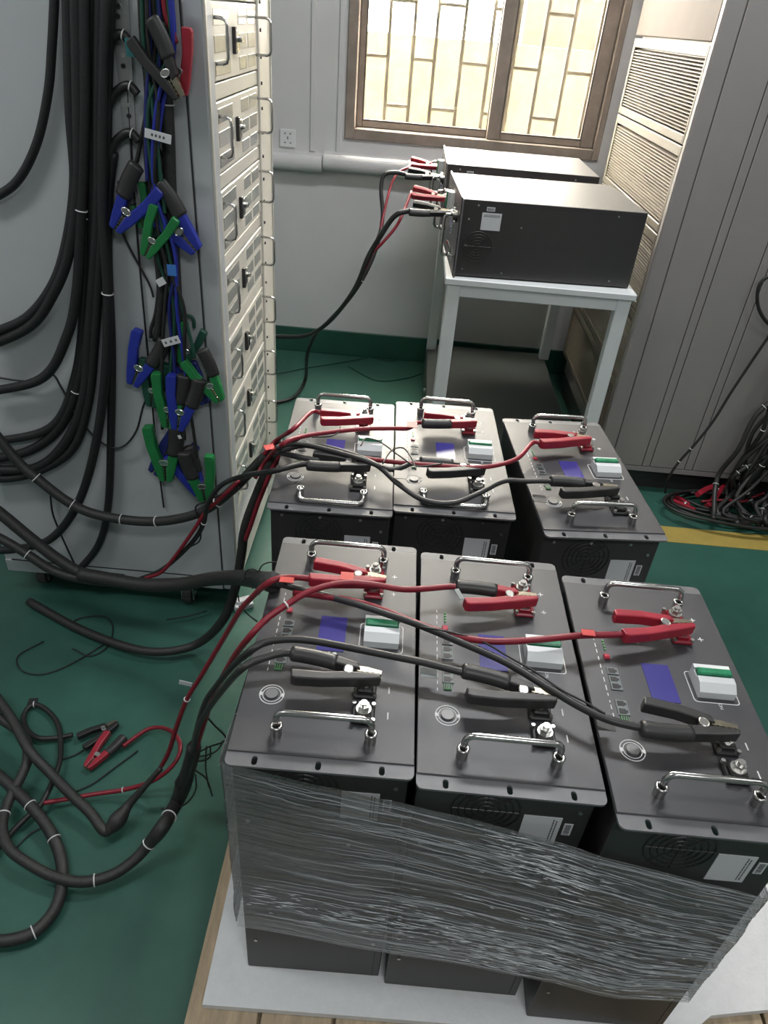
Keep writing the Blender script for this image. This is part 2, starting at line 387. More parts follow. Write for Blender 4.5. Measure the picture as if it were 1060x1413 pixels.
# ------------------------------------------------------------------ battery module
D = .622
BAT = {}
def make_battery(name, D):
    t = empty(name)
    W2, L2 = .1217, .241
    link('case', bx(-.1175, .1175, -.220, .220, 0, D-.006, .0015), 'case', t)
    slots = [rrect(.0075, .0135, .0037, x, s*.2315, 3) for s in (-1, 1) for x in (-.084, -.002, .080)]
    link('ear_plate', plate(bmesh.new(), rrect(.2434, .482, .009), slots, D-.006, D-.0025), 'ear', t)
    link('face_panel', bx(-W2, W2, -.2205, .2205, D-.0025, D, .0008), 'panelblk', t)
    # handles
    for y in (-.190, .174):
        for x in (-.0625, .0625):
            b = bmesh.new(); cyl(b, (x, y, D+.008), .0078, .016, 14); hp = link('handle_post', b, 'chrome', t, False)
            link('collar', tube(bmesh.new(), ringpath((x, y, D+.0165), .0064, 14), .0026, 6, True), 'chrome', hp, True)
        p = [Vector((-.0625, 0, 0)), Vector((-.0625, 0, .016))] + [Vector((-.0505-.012*math.cos(a), 0, .016+.012*math.sin(a))) for a in (math.radians(q) for q in (30, 60, 90))] \
            + [Vector((.0505+.012*math.sin(a), 0, .016+.012*math.cos(a))) for a in (math.radians(q) for q in (0, 30, 60, 90))] + [Vector((.0625, 0, 0))]
        h = link('handle', tube(bmesh.new(), p, .0046, 10), 'chrome', t, True); h.location = (0, y, D+.016)
    # terminals
    for y, m in ((.105, 'red'), (.147, 'red'), (-.105, 'blk'), (-.149, 'blk')):
        b = bx(.034, .066, y-.0165, y+.0165, D, D+.007, .002); box(b, .039, .061, y-.011, y+.011, D+.007, D+.013, .002); te = link('terminal', b, m, t)
        b = bmesh.new(); cyl(b, (.05, y, D+.0145), .0105, .003, 20); cyl(b, (.05, y, D+.0195), .0082, .008, 6); cyl(b, (.05, y, D+.0255), .005, .006, 12); link('bolt', b, 'steel', te)
        for sx in (-1, 1):
            for sy in (-1, 1): link('corner_screw', cyl(bmesh.new(), (.05+sx*.0135, y+sy*.0135, D+.009), .003, .005, 8), 'steel', te)
    # lcd
    link('lcd_screen', bx(-.029, .0125, -.034, .040, D, D+.0008), 'lcd', t)
    for i in range(4):
        b = bmesh.new(); cyl(b, (-.0275+.009*i, -.0415, D+.0015), .0034, .003, 12); link('button', b, 'white', t)
    # breaker
    ol = rrect(.068, .060, .006, .068, .002); il = rrect(.0655, .0575, .005, .068, .002)
    link('breaker_outline', plate(bmesh.new(), ol, [il], D, D+.0004), 'print', t)
    b = prism_x(bmesh.new(), [(-.022, 0), (-.022, .012), (-.010, .021), (.001, .022), (.001, .018), (.017, .018), (.017, .022), (.025, .022), (.025, 0)], .041, .095)
    bmesh.ops.translate(b, verts=b.verts, vec=(0, .003, D)); br = link('breaker', b, 'white', t)
    b = bx(.0425, .0935, .0055, .0185, D+.015, D+.0265, .0018); link('lever', b, 'greenlev', br)
    # ports
    for ys in ((.017,), (0, -.0135), (-.046, -.060)):
        y0, y1 = min(ys)-.0068, max(ys)+.0068
        po = link('port', bx(-.0865, -.0695, y0, y1, D, D+.0018, .0004), 'clear', t)
        for y in ys:
            o = [(-.0845, y-.0045), (-.0745, y-.0045), (-.0745, y-.002), (-.0715, y-.002), (-.0715, y+.002), (-.0745, y+.002), (-.0745, y+.0045), (-.0845, y+.0045)]
            link('port_opening', plate(bmesh.new(), o, [], D+.0015, D+.0022), 'portblk', po)
    ds = link('dip_switch', bx(-.0855, -.0765, .041, .051, D, D+.003, .0005), 'dipred', t)
    for i in range(4): link('led', cyl(bmesh.new(), (-.0805, .062+.0062*i, D+.001), .0018, .002, 8), 'ledg', t)
    g = link('green_connector', bx(-.0845, -.0735, -.080, -.069, D, D+.003, .0005), 'ledg', t)
    b = bmesh.new()
    for i in range(3): box(b, -.083+i*.0032, -.0812+i*.0032, -.079, -.070, D+.003, D+.0034)
    link('connector_slots', b, 'portblk', g)
    # power button with printed rings
    b = bmesh.new(); cyl(b, (-.080, -.125, D+.0015), .0088, .003, 20); pb = link('power_button', b, 'dull', t)
    for ro, ri in ((.0175, .0163), (.0132, .0122)):
        link('printed_ring', plate(bmesh.new(), [(v.x, v.y) for v in ringpath((-.080, -.125, 0), ro, 28)], [[(v.x, v.y) for v in ringpath((-.080, -.125, 0), ri, 28)]], D, D+.0004), 'print', pb)
    for sx in (-1, 1): link('printed_mark', bx(-.080+sx*.0155-.002, -.080+sx*.0155+.002, -.128, -.122, D, D+.0005), 'print', pb)
    # prints
    for y in (.105, .150):
        b = bx(.0795, .0885, y-.0009, y+.0009, D, D+.0004); box(b, .0831, .0849, y-.0045, y+.0045, D, D+.0004); link('plus_mark', b, 'print', t)
    for y in (-.101, -.146): link('minus_mark', bx(.0831, .0849, y-.006, y+.006, D, D+.0004), 'print', t)
    b = bmesh.new(); r = random.Random(3); y = -.082
    while y < .085:
        w = r.uniform(.004, .010); box(b, -.0945, -.0932, y, y+w, D, D+.0003); y += w+r.uniform(.004, .009)
    link('small_print', b, 'print', t)
    b = bmesh.new()
    for a in ((.0655, .0675, -.0345, -.0335), ): box(b, a[0], a[1], a[2], a[3], D, D+.0003)
    # lettering ON beside the breaker
    cu = bpy.data.curves.new('on_text', 'FONT'); cu.body = 'ON'; cu.size = .007; cu.align_x = 'CENTER'; cu.extrude = .0002
    tmp = bpy.data.objects.new('tmp_text', cu); C.objects.link(tmp); bpy.context.view_layer.update()
    me = bpy.data.meshes.new_from_object(tmp.evaluated_get(bpy.context.evaluated_depsgraph_get())); bpy.data.objects.remove(tmp)
    me.materials.clear(); me.materials.append(M['print']); to = bpy.data.objects.new('on_lettering', me); C.objects.link(to); to.parent = t
    to.location = (.0685, -.033, D+.0003); to.rotation_euler = (0, 0, math.radians(-90))
    b.free()
    # side face: fan, stickers, screws
    b = bmesh.new()
    for rr in (.046, .037, .028, .019, .010): tube(b, ringpath((-.022, -.2205, D-.068), rr, 28, 'Y'), .0012, 5, True)
    for a in range(4):
        v = Vector((math.cos(a*math.pi/4), 0, math.sin(a*math.pi/4)))*.046; c = Vector((-.022, -.2205, D-.068)); tube(b, [c-v, c+v], .001, 5)
    link('fan_grille', b, 'blk', t)
    st = link('sticker', bx(.030, .082, -.2209, -.2199, D-.132, D-.070), 'sticker', t)
    b = bmesh.new(); r = random.Random(5)
    for xx in (.0705, .0745):
        zz = D-.126
        while zz < D-.078: h = r.uniform(.002, .005); box(b, xx, xx+.0018, -.2211, -.2208, zz, zz+h); zz += h+.0012
    link('sticker_print', b, 'ink', st)
    st = link('barcode_sticker', bx(.087, .099, -.2209, -.2199, D-.108, D-.082), 'sticker', t)
    b = bmesh.new(); zz = D-.106
    while zz < D-.085: h = r.uniform(.0006, .0018); box(b, .089, .0965, -.2211, -.2208, zz, zz+h); zz += h+r.uniform(.0006, .0014)
    link('barcode_print', b, 'ink', st)
    for (x, z) in ((-.095, .030), (-.02, .030), (.06, .030), (.102, .055), (-.10, .16), (-.1, .52), (.10, .50), (.045, .2)):
        b = bmesh.new(); cyl(b, (x, -.2205, D-z), .0032, .0022, 8, 'Y'); link('screw', b, 'steel', t)
    sm = bmesh.new(); box(sm, .1045, .1055, -.2203, -.2195, .004, .34); link('seam', sm, 'cabdark', t)
    return t
PZ = .749
POS = [(-.0548, .7869, .0070), (.1938, .7765, -.0045), (.4449, .7455, -.0046), (-.1118, 1.3557, .0307), (.1333, 1.3838, .025), (.4115, 1.3506, .0908)]
LBL = ['black battery module, leftmost of the film-wrapped front row', 'black battery module in the middle of the film-wrapped front row', 'black battery module, rightmost of the film-wrapped front row',
       'black battery module at the left of the back row beside the cabinet', 'black battery module in the middle of the back row', 'black battery module at the right of the back row, set apart and turned slightly']
proto = make_battery('battery_module', D); tag(proto, LBL[0], 'battery', 'battery modules standing on the pallet')
bats = [proto] + [dup(proto, LBL[i]) for i in range(1, 6)]
for bt, (x, y, a) in zip(bats, POS):
    bt.location = (x, y, PZ-D); bt.rotation_euler = (0, 0, a)
for k in (3, 4):
    for ch in bats[k].children:
        if ch.name.startswith('handle') and 'post' not in ch.name and ch.location.y < 0: ch.rotation_euler = (math.radians(112), 0, 0)
tm = make_battery('battery_module', .59)
tag(tm, 'battery module lying on the white table, the nearer of the two', 'battery', 'battery modules lying on the table')
tm2 = dup(tm, 'battery module lying on the white table, behind the nearer one')
def lay(o, x, y, a):      # face panel to -X, near side face to -Y, bottom side on the table top
    R = Matrix(((0, 0, -1), (0, 1, 0), (1, 0, 0))).to_4x4()
    o.matrix_world = Matrix.Translation((x, y, TZ+.1218)) @ Matrix.Rotation(a, 4, 'Z') @ R
lay(tm, .146+.585, 2.377+.245, math.radians(3.2)); lay(tm2, .122+.585, 2.99+.225, math.radians(.5))
# ------------------------------------------------------------------ pallet, foam, stretch film
pal = empty('pallet', (.27, 1.05, 0)); tag(pal, 'wooden pallet under the six standing battery modules', 'pallet')
def pa(name, bm, m='wood'):
    bmesh.ops.translate(bm, verts=bm.verts, vec=(-.27, -1.05, 0)); return link(name, bm, m, pal)
x = -.262; r = random.Random(2)
while x < .85:
    pa('deck_board', bx(x, x+.122, .43+r.uniform(-.004, .006), 1.64, .093, .111+r.uniform(-.001, 0), .002)); x += .1285
for y in (.435, 1.0, 1.54):
    pa('stringer', bx(-.258, .88, y, y+.09, 0, .092, .002))
fo = [(-.236, .500), (.02, .503), (.35, .506), (.62, .527), (.66, .553), (.86, .585), (.86, 1.63), (-.245, 1.63)]
tag(link('foam_sheet', plate(bmesh.new(), fo, [], .1115, .1265), 'foam'), 'white foam sheet spread over the pallet under the modules', 'foam sheet')
fm = bpy.data.materials.new('clear_stretch_film'); fm.use_nodes = True; nt = fm.node_tree; N = nt.nodes; Lk = nt.links; N.clear()
out = N.new('ShaderNodeOutputMaterial'); uv = N.new('ShaderNodeUVMap'); uv.uv_map = 'u'
def noise(sx, sy, detail, lo, hi, olo, ohi):
    mp = N.new('ShaderNodeMapping'); mp.inputs['Scale'].default_value = (sx, sy, 1); Lk.new(uv.outputs[0], mp.inputs[0])
    n = N.new('ShaderNodeTexNoise'); n.inputs['Scale'].default_value = 1; n.inputs['Detail'].default_value = detail; n.inputs['Roughness'].default_value = .7; Lk.new(mp.outputs[0], n.inputs['Vector'])
    m = N.new('ShaderNodeMapRange'); m.inputs[1].default_value = lo; m.inputs[2].default_value = hi; m.inputs[3].default_value = olo; m.inputs[4].default_value = ohi; Lk.new(n.outputs['Fac'], m.inputs[0]); return m.outputs[0]
thick = noise(1.5, 300, 8, .44, .74, .02, .50)
hgt = noise(6, 170, 5, 0, 1, 0, 1)
bp = N.new('ShaderNodeBump'); bp.inputs['Strength'].default_value = 1.0; bp.inputs['Distance'].default_value = .014; Lk.new(hgt, bp.inputs['Height'])
tr = N.new('ShaderNodeBsdfTransparent'); tr.inputs[0].default_value = (.93, .95, .95, 1)
pb = N.new('ShaderNodeBsdfPrincipled'); pb.inputs['Base Color'].default_value = (.80, .83, .84, 1); pb.inputs['Roughness'].default_value = .14; pb.inputs['Specular IOR Level'].default_value = .8; Lk.new(bp.outputs[0], pb.inputs['Normal'])
mx = N.new('ShaderNodeMixShader'); Lk.new(thick, mx.inputs[0]); Lk.new(tr.outputs[0], mx.inputs[1]); Lk.new(pb.outputs[0], mx.inputs[2])
gl = N.new('ShaderNodeBsdfGlossy'); gl.inputs['Roughness'].default_value = .20; Lk.new(bp.outputs[0], gl.inputs['Normal'])
fz = N.new('ShaderNodeFresnel'); fz.inputs[0].default_value = 1.45; Lk.new(bp.outputs[0], fz.inputs['Normal'])
mg = N.new('ShaderNodeMixShader'); ma = N.new('ShaderNodeMath'); ma.operation = 'MULTIPLY_ADD'; ma.use_clamp = True; ma.inputs[1].default_value = 2.0; ma.inputs[2].default_value = .04; Lk.new(fz.outputs[0], ma.inputs[0]); Lk.new(ma.outputs[0], mg.inputs[0]); Lk.new(mx.outputs[0], mg.inputs[1]); Lk.new(gl.outputs[0], mg.inputs[2]); Lk.new(mg.outputs[0], out.inputs[0])
M['film'] = fm
def film():
    cor = [(-.180, .560), (.06, .556), (.20, .546), (.33, .524), (.5655, .517), (.569, .972), (-.176, 1.014)]
    tz = [(.0, .733), (.16, .700), (.25, .684), (.38, .668), (.48, .660), (.76, .600), (1.2, .62), (1.96, .70), (2.41, .733)]
    bz = [(.0, .292), (.18, .264), (.38, .258), (.52, .275), (.64, .250), (.76, .262), (1.2, .27), (1.96, .28), (2.41, .292)]
    def lin(t, s):
        for (a, b), (c, d) in zip(t, t[1:]):
            if s <= c: return b+(d-b)*(s-a)/(c-a)
        return t[-1][1]
    pts = cor+[cor[0]]; per = [0]
    for a, b in zip(pts, pts[1:]): per.append(per[-1]+math.dist(a, b))
    tot = per[-1]; nu, nv = 460, 250; bm = bmesh.new(); uvl = bm.loops.layers.uv.new('u'); grid = []
    from mathutils import noise as nz
    def P(s, v, lift=0):
        k = 0
        while k < len(per)-2 and s > per[k+1]: k += 1
        f = (s-per[k])/(per[k+1]-per[k]); x = pts[k][0]+(pts[k+1][0]-pts[k][0])*f; y = pts[k][1]+(pts[k+1][1]-pts[k][1])*f
        dx, dy = pts[k+1][0]-pts[k][0], pts[k+1][1]-pts[k][1]; l = math.hypot(dx, dy); nx, ny = dy/l, -dx/l
        ss = s/tot*2.41; t1 = lin(tz, ss)+.004*nz.noise((s*14, 3, 0)); b1 = lin(bz, ss)+.006*nz.noise((s*9, 7, 0))
        pa_ = max(0, nz.noise((s*7, v*3.2-s*1.1, 5))+.10); vv = v+.012*nz.noise((s*3, v*9, 2))
        d = .0010*nz.noise((s*3, vv*52, 1.3))+.0030*nz.noise((s*6, v*5, 9))+pa_*(.003*(1-abs(nz.noise((s*7, vv*40, 4.1)))))+lift
        return Vector((x+nx*(d+.003), y+ny*(d+.003), b1+(t1-b1)*v))
    for i in range(nu+1): grid.append([bm.verts.new(P(tot*i/nu, j/nv)) for j in range(nv+1)])
    for i in range(nu):
        for j in range(nv):
            fc = bm.faces.new((grid[i][j], grid[i+1][j], grid[i+1][j+1], grid[i][j+1])); fc.smooth = True
            for lp, (a, c) in zip(fc.loops, ((i, j), (i+1, j), (i+1, j+1), (i, j+1))): lp[uvl].uv = (tot*a/nu, c/nv*.45)
    return bm, P, tot
film_bm, filmP, film_len = film()
film_o = tag(link('stretch_film', film_bm, 'film', None, True), 'clear wrinkled stretch film wound around the front row of modules', 'stretch film')
def creases(n, len0, len1, r0, r1, seed, clusters=None):
    b = bmesh.new(); r = random.Random(seed)
    for i in range(n):
        if clusters:
            cs, cv, ds, dv = clusters[r.randrange(len(clusters))]; s0 = r.gauss(cs, ds); v0 = r.gauss(cv, dv)
        else: s0 = r.uniform(.005, film_len-.02); v0 = r.uniform(.01, .99)
        L_ = r.uniform(len0, len1); s1 = min(film_len-.002, s0+L_); rad = r.uniform(r0, r1); sl = r.uniform(-.05, .05)*L_/.1*.3
        if s0 < .003 or v0 < .01 or v0 > .985 or s1-s0 < .004: continue
        m = max(3, int((s1-s0)/.012)+2)
        path = [filmP(s0+(s1-s0)*k/(m-1), min(.995, max(.004, v0+sl*k/(m-1)+.002*math.sin(k*1.7+i))), .0006) for k in range(m)]
        tube(b, path, lambda t, q=rad: q*(.25+.75*math.sin(math.pi*min(1, max(0, t)))), 5)
    return b
def film_mat(name, fac, rough, col):
    m = bpy.data.materials.new(name); m.use_nodes = True; N = m.node_tree.nodes; Lk = m.node_tree.links; N.clear()
    o = N.new('ShaderNodeOutputMaterial'); t = N.new('ShaderNodeBsdfTransparent'); p = N.new('ShaderNodeBsdfPrincipled'); x = N.new('ShaderNodeMixShader')
    p.inputs['Base Color'].default_value = (*col, 1); p.inputs['Roughness'].default_value = rough; p.inputs['Specular IOR Level'].default_value = 1.0
    x.inputs[0].default_value = fac; Lk.new(t.outputs[0], x.inputs[1]); Lk.new(p.outputs[0], x.inputs[2]); Lk.new(x.outputs[0], o.inputs[0]); M[name] = m
film_mat('film_fold', .55, .25, (.64, .67, .69)); film_mat('film_glint_crease', .95, .22, (.92, .94, .96)); M['film_glint_crease'].node_tree.nodes['Principled BSDF'].inputs['Metallic'].default_value = .30  # second material is near white and almost opaque, standing in for glints
link('film_folds', creases(900, .06, .34, .00025, .0007, 31), 'film_fold', film_o, True)['kind'] = 'stuff'
CLU = [(.415, .90, .045, .05), (.46, .80, .06, .05), (.40, .20, .07, .07), (.45, .12, .06, .05), (.30, .28, .05, .07), (.60, .55, .09, .16), (.56, .25, .09, .1), (.50, .45, .12, .14), (.12, .22, .08, .06)]
link('film_crease_glints', creases(620, .006, .036, .0003, .00075, 32, CLU), 'film_glint_crease', film_o, True)['kind'] = 'stuff'  # short creases added for their glints, highlight put into the pale colour

# ------------------------------------------------------------------ clamps
def arm_bm(sgn, full):
    if full: o = [(-.125, .0125), (-.123, .0250), (-.116, .0268), (-.080, .0235), (-.050, .0185), (-.028, .0150), (0, .0090), (.001, .0012), (-.030, .0022), (-.052, .0045), (-.080, .0098)]
    else: o = [(-.122, .0125), (-.120, .0245), (-.113, .0262), (-.078, .0230), (-.054, .0180), (-.034, .0135), (-.029, .0028), (-.052, .0042), (-.078, .0095)]
    b = plate(bmesh.new(), [(x, y*sgn) for x, y in (o if sgn < 0 else o)], [], -.009, .009)
    es = [e for e in b.edges if abs(e.verts[0].co.z-e.verts[1].co.z) < 1e-5 and len([f for f in e.link_faces if abs(f.normal.z) > .5]) == 1]
    b.normal_update()
    es = [e for e in b.edges if len(e.link_faces) == 2 and e.calc_face_angle(0) > 1.0]
    bmesh.ops.bevel(b, geom=es, offset=.0022, segments=2, affect='EDGES', profile=.5)
    return b
def jaw_bm(sgn, long):
    n = 9; o = [(-.040, .0030*sgn)]; x0 = -.034
    up = []
    for i in range(n+1):
        x = x0+(.034)*i/n; up.append((x, (.0004 if i % 2 else .0016)*sgn))
    o = up + [(.001, .0062*sgn), (-.020, .0095*sgn), (-.036, .0095*sgn)]
    return plate(bmesh.new(), o, [], -.0055, .0055)
CL = {}
def clamp_mesh(key, f):
    if key not in CL:
        o = f(); CL[key] = o.data; bpy.data.objects.remove(o)
    return CL[key]
def mk(name, me, m, parent):
    key = (me.name, m)
    if key not in CL:
        mm = me.copy(); mm.materials.clear(); mm.materials.append(M[m]); CL[key] = mm
    o = bpy.data.objects.new(name, CL[key]); C.objects.link(o); o.parent = parent; return o
def make_clamp(A, B, normal, m_hi, m_lo, label, group=None, open_side=1, scale=1.1, boot=None):
    """A: midpoint between the two grip ends, B: jaw tip; open_side: the side (+1 left of A->B) whose metal jaw shows"""
    A, B, n = Vector(A), Vector(B), Vector(normal)
    X = (B-A).normalized(); Zv = (n-X*n.dot(X)).normalized(); Yv = Zv.cross(X)
    s = (B-A).length/.120
    root = empty('spring_clamp'); tag(root, label, 'clamp', group)
    root.matrix_world = Matrix(((X.x, Yv.x, Zv.x, B.x), (X.y, Yv.y, Zv.y, B.y), (X.z, Yv.z, Zv.z, B.z), (0, 0, 0, 1))) @ Matrix.Diagonal((s, s*(scale or 1.1), s, 1))
    for sg, mm in ((1, m_hi), (-1, m_lo)):
        full = sg != open_side
        me = clamp_mesh(('arm', sg, full), lambda: link('arm', arm_bm(sg, full), 'blk', None, False))
        a = mk('arm', me, mm, root)
        jm = clamp_mesh(('jaw', sg), lambda: link('jaw', jaw_bm(sg, True), 'brass'))
        mk('jaw_teeth', jm, 'brass', a)
        if boot and boot == sg:
            def bt():
                p = [Vector((-.132, .0195*sg, 0)), Vector((-.128, .0195*sg, 0)), Vector((-.110, .0190*sg, 0)), Vector((-.085, .0170*sg, 0)), Vector((-.064, .0135*sg, 0))]
                return link('boot', tube(bmesh.new(), cr(p, 4), lambda t: .0065+.0045*min(1, t*4), 10), 'blk', None, True)
            mk('boot', clamp_mesh(('boot', sg), bt), 'gry', a)
    def pv():
        b = bmesh.new(); cyl(b, (-.046, 0, 0), .0062, .0185, 14); tube(b, ringpath((-.046, 0, .0085), .0062, 12), .0012, 5, True); return link('pivot', b, 'steel')
    mk('pivot', clamp_mesh('pv', pv), 'steel', root)
    return root
UP = (0, 0, 1)
def on_panel(k, x, y, h):
    px, py, a = POS[k]; c, s = math.cos(a), math.sin(a); return Vector((px+c*x-s*y, py+s*x+c*y, PZ+h))
HP = .030
grp = 'clamps on the battery terminals'
where = ['leftmost wrapped module', 'middle wrapped module', 'rightmost wrapped module', 'left back-row module', 'middle back-row module', 'right back-row module']
RED = {0: ((-.052, .107), (.068, .106)), 1: ((-.053, .091), (.066, .106)), 2: ((-.062, .083), (.060, .105)), 3: ((-.046, .080), (.070, .100)), 4: ((-.055, .085), (.064, .100)), 5: ((-.074, .078), (.052, .098))}
BLK = {0: ((-.050, -.099), (.070, -.102)), 1: ((-.053, -.094), (.068, -.103)), 2: ((-.064, -.094), (.060, -.101)), 3: ((-.046, -.112), (.072, -.108)), 4: ((-.056, -.128), (.065, -.108)), 5: ((-.074, -.120), (.052, -.110))}
ENDS = {}
for k in range(6):
    for nm, T, side in (('red', RED, 1), ('black', BLK, 1)):
        (ax, ay), (bx_, by_) = T[k]; A, B = on_panel(k, ax, ay, HP+.004), on_panel(k, bx_, by_, HP-.002)
        cable_side = {('red', 0): -1, ('red', 1): 1, ('red', 2): -1, ('red', 3): 1, ('red', 4): -1, ('red', 5): -1, ('black', 0): 1, ('black', 1): 1, ('black', 2): -1, ('black', 3): -1, ('black', 4): 1, ('black', 5): 1}[(nm, k)]
        bo = cable_side if (nm == 'black' or k in (1, 4)) else None
        make_clamp(A, B, UP, 'red' if nm == 'red' else 'gry', 'red' if nm == 'red' else 'gry', '%s spring clamp on the %s terminal of the %s' % (nm, 'far' if nm == 'red' else 'near', where[k]), grp, 1, None, bo)
        X = (B-A).normalized(); Yv = Vector(UP).cross(X).normalized()
        ENDS[(nm, k)] = (A-X*.000+Yv*cable_side*.019, A-X*.022+Yv*cable_side*.020)
# ------------------------------------------------------------------ cables
def pt(q, dflt=None):
    if isinstance(q, Vector): return q
    px, py = q[0], q[1]; mode, val = (q[2], q[3]) if len(q) > 2 else dflt
    return at(px, py, **{mode: val})
def cable(label, pts, r, m='blk', group=None, dflt=None, name='cable', sides=8, ties=(), n=8, cat='cable', taper=None):
    P = [pt(q, dflt) for q in pts]; path = cr(P, n)
    rr = r if not taper else taper
    o = link(name, tube(bmesh.new(), path, rr, sides), m, None, True); tag(o, label, cat, group)
    for t in ties:
        i = max(1, min(len(path)-2, int(t*(len(path)-1)))); c = path[i]; d = (path[i+1]-path[i-1]).normalized()
        u = d.orthogonal().normalized(); v = d.cross(u); q = (r(t) if callable(r) else r)*1.03+.0004
        b = tube(bmesh.new(), [c+(u*math.cos(a)+v*math.sin(a))*q for a in (2*math.pi*k/14 for k in range(14))], .0015, 6, True)
        nrm = v if v.dot(CAM-c) > 0 else -v
        link('cable_tie', b, 'tie', o, True)
    return o
FY = 1.585                      # cables that hang against the cabinet side (its face is at y = 1.597)
Fy = ('y', FY)
gA = 'black cables hanging on the cabinet side'
hang = [
 ('thick black cable curving off to the left at the far left of the cabinet side', [(76, -20), (72, 60), (66, 130), (50, 200), (22, 252), (-20, 280)], .0085),
 ('black cable at the left of the bundle, uppermost of those bending left', [(93, -20), (97, 150), (103, 250), (92, 335), (72, 395), (35, 440), (-20, 463)], .0105),
 ('black cable bending left just below the uppermost of the bundle', [(104, -20), (107, 150), (107, 260), (95, 350), (74, 405), (42, 450), (-20, 480)], .0105),
 ('straight black cable filling the left half of the hanging bundle', [(110, -20), (112, 150), (118, 300), (116, 420), (104, 520), (70, 590), (-20, 612)], .0105),
 ('straight black cable filling the right half of the hanging bundle', [(153, -20), (148, 100), (146, 200), (139, 330), (131, 460), (122, 555), (98, 622), (40, 655), (-20, 662)], .0105),
 ('black cable bending left in the middle of the cabinet side', [(116, -20), (117, 150), (112, 290), (106, 400), (92, 465), (58, 522), (-20, 542)], .0105),
 ('black cable of the bundle sweeping left above the lower crossing', [(127, -20), (126, 150), (128, 300), (122, 430), (108, 530), (82, 590), (40, 622), (-20, 635)], .0115),
 ('black cable of the bundle sweeping left along the lower crossing', [(138, -20), (135, 150), (134, 300), (124, 440), (116, 545), (92, 608), (50, 645), (-20, 648)], .0115),
 ('long black cable dropping down and curving left near the cabinet foot', [(147, -20), (142, 150), (142, 300), (149, 440), (138, 580), (112, 685), (72, 742), (20, 758), (-20, 758)], .0105),
 ('long black cable dropping straight down behind the floor bundle', [(157, 210), (150, 270), (149, 360), (154, 480), (153, 610), (149, 700), (136, 752), (108, 788)], .0095),
]
for i, (lb, p, r) in enumerate(hang):
    cable(lb, [(q[0], q[1], 'y', FY-.004-.010*(i % 3)) for q in p], r*1.1, 'blkh', gA, ties=((.35,) if i in (3, 5, 8) else (.6,) if i == 6 else ()))
# perforated bracket strip with three looped cables
strip = empty('bracket_strip', (0, 1.59, 0)); tag(strip, 'perforated metal strip fixed upright on the cabinet side', 'bracket')
a, b_ = at(163, -30, y=1.592), at(180, 190, y=1.592)
b = bmesh.new(); hw = .017
vs = []
for yy in (1.590, 1.596):
    vs.append([b.verts.new((a.x-hw, yy-1.59, a.z)), b.verts.new((a.x+hw, yy-1.59, a.z)), b.verts.new((b_.x+hw*.7, yy-1.59, b_.z)), b.verts.new((b_.x-hw*.7, yy-1.59, b_.z))])
b.faces.new(vs[0]); b.faces.new(vs[1][::-1])
for i in range(4): b.faces.new((vs[0][i], vs[0][(i+1) % 4], vs[1][(i+1) % 4], vs[1][i]))
bmesh.ops.recalc_face_normals(b, faces=b.faces); link('strip', b, 'holes', strip)
for (px, py) in ((164, 8), (163, 22), (170, 77), (170, 91), (176, 145), (178, 160)):
    c = at(px, py, y=1.589); c.y -= 1.59
    link('screw', cyl(bmesh.new(), c, .0042, .004, 12, 'Y'), 'steel' if py in (8, 77, 145) else 'cabdark', strip)
for i, (x0, y0) in enumerate(((172, 45), (182, 116), (184, 181))):
    p = [(x0+8, y0+14), (x0-2, y0+3), (x0-14, y0+5), (x0-28, y0+20), (x0-36, y0+50), (x0-38, y0+100)]
    cable(['top', 'middle', 'lowest'][i]+' black cable loop tied to the perforated strip', [(q[0], q[1], 'y', 1.575) for q in p], .0085, 'blk', 'cable loops on the strip', ties=(.22,))
cable('thin black wire slanting across the cabinet side to the hanging clamps', [(120, 165), (128, 215), (148, 275), (178, 340), (205, 390), (212, 410)], .0026, 'blk', dflt=('y', 1.59), name='thin_wire')
cable('thin black wire running straight down beside the hanging clamps', [(176, 120), (184, 250), (194, 380), (207, 520), (216, 620), (226, 700)], .0024, 'blk', dflt=('y', 1.592), name='thin_wire')
cable('thin black wire curving from the hanging clamps to the left cable', [(212, 528), (198, 560), (188, 595), (170, 616), (150, 616), (128, 600), (105, 572), (85, 535), (70, 516), (40, 526), (-10, 520)], .0026, 'blk', dflt=('y', 1.575), name='thin_wire')
cable('thin black wire dropping from the crossing bundle to the cabinet foot', [(69, 676), (72, 705), (80, 728), (92, 755), (106, 785)], .0026, 'blk', dflt=('y', 1.585), name='thin_wire')
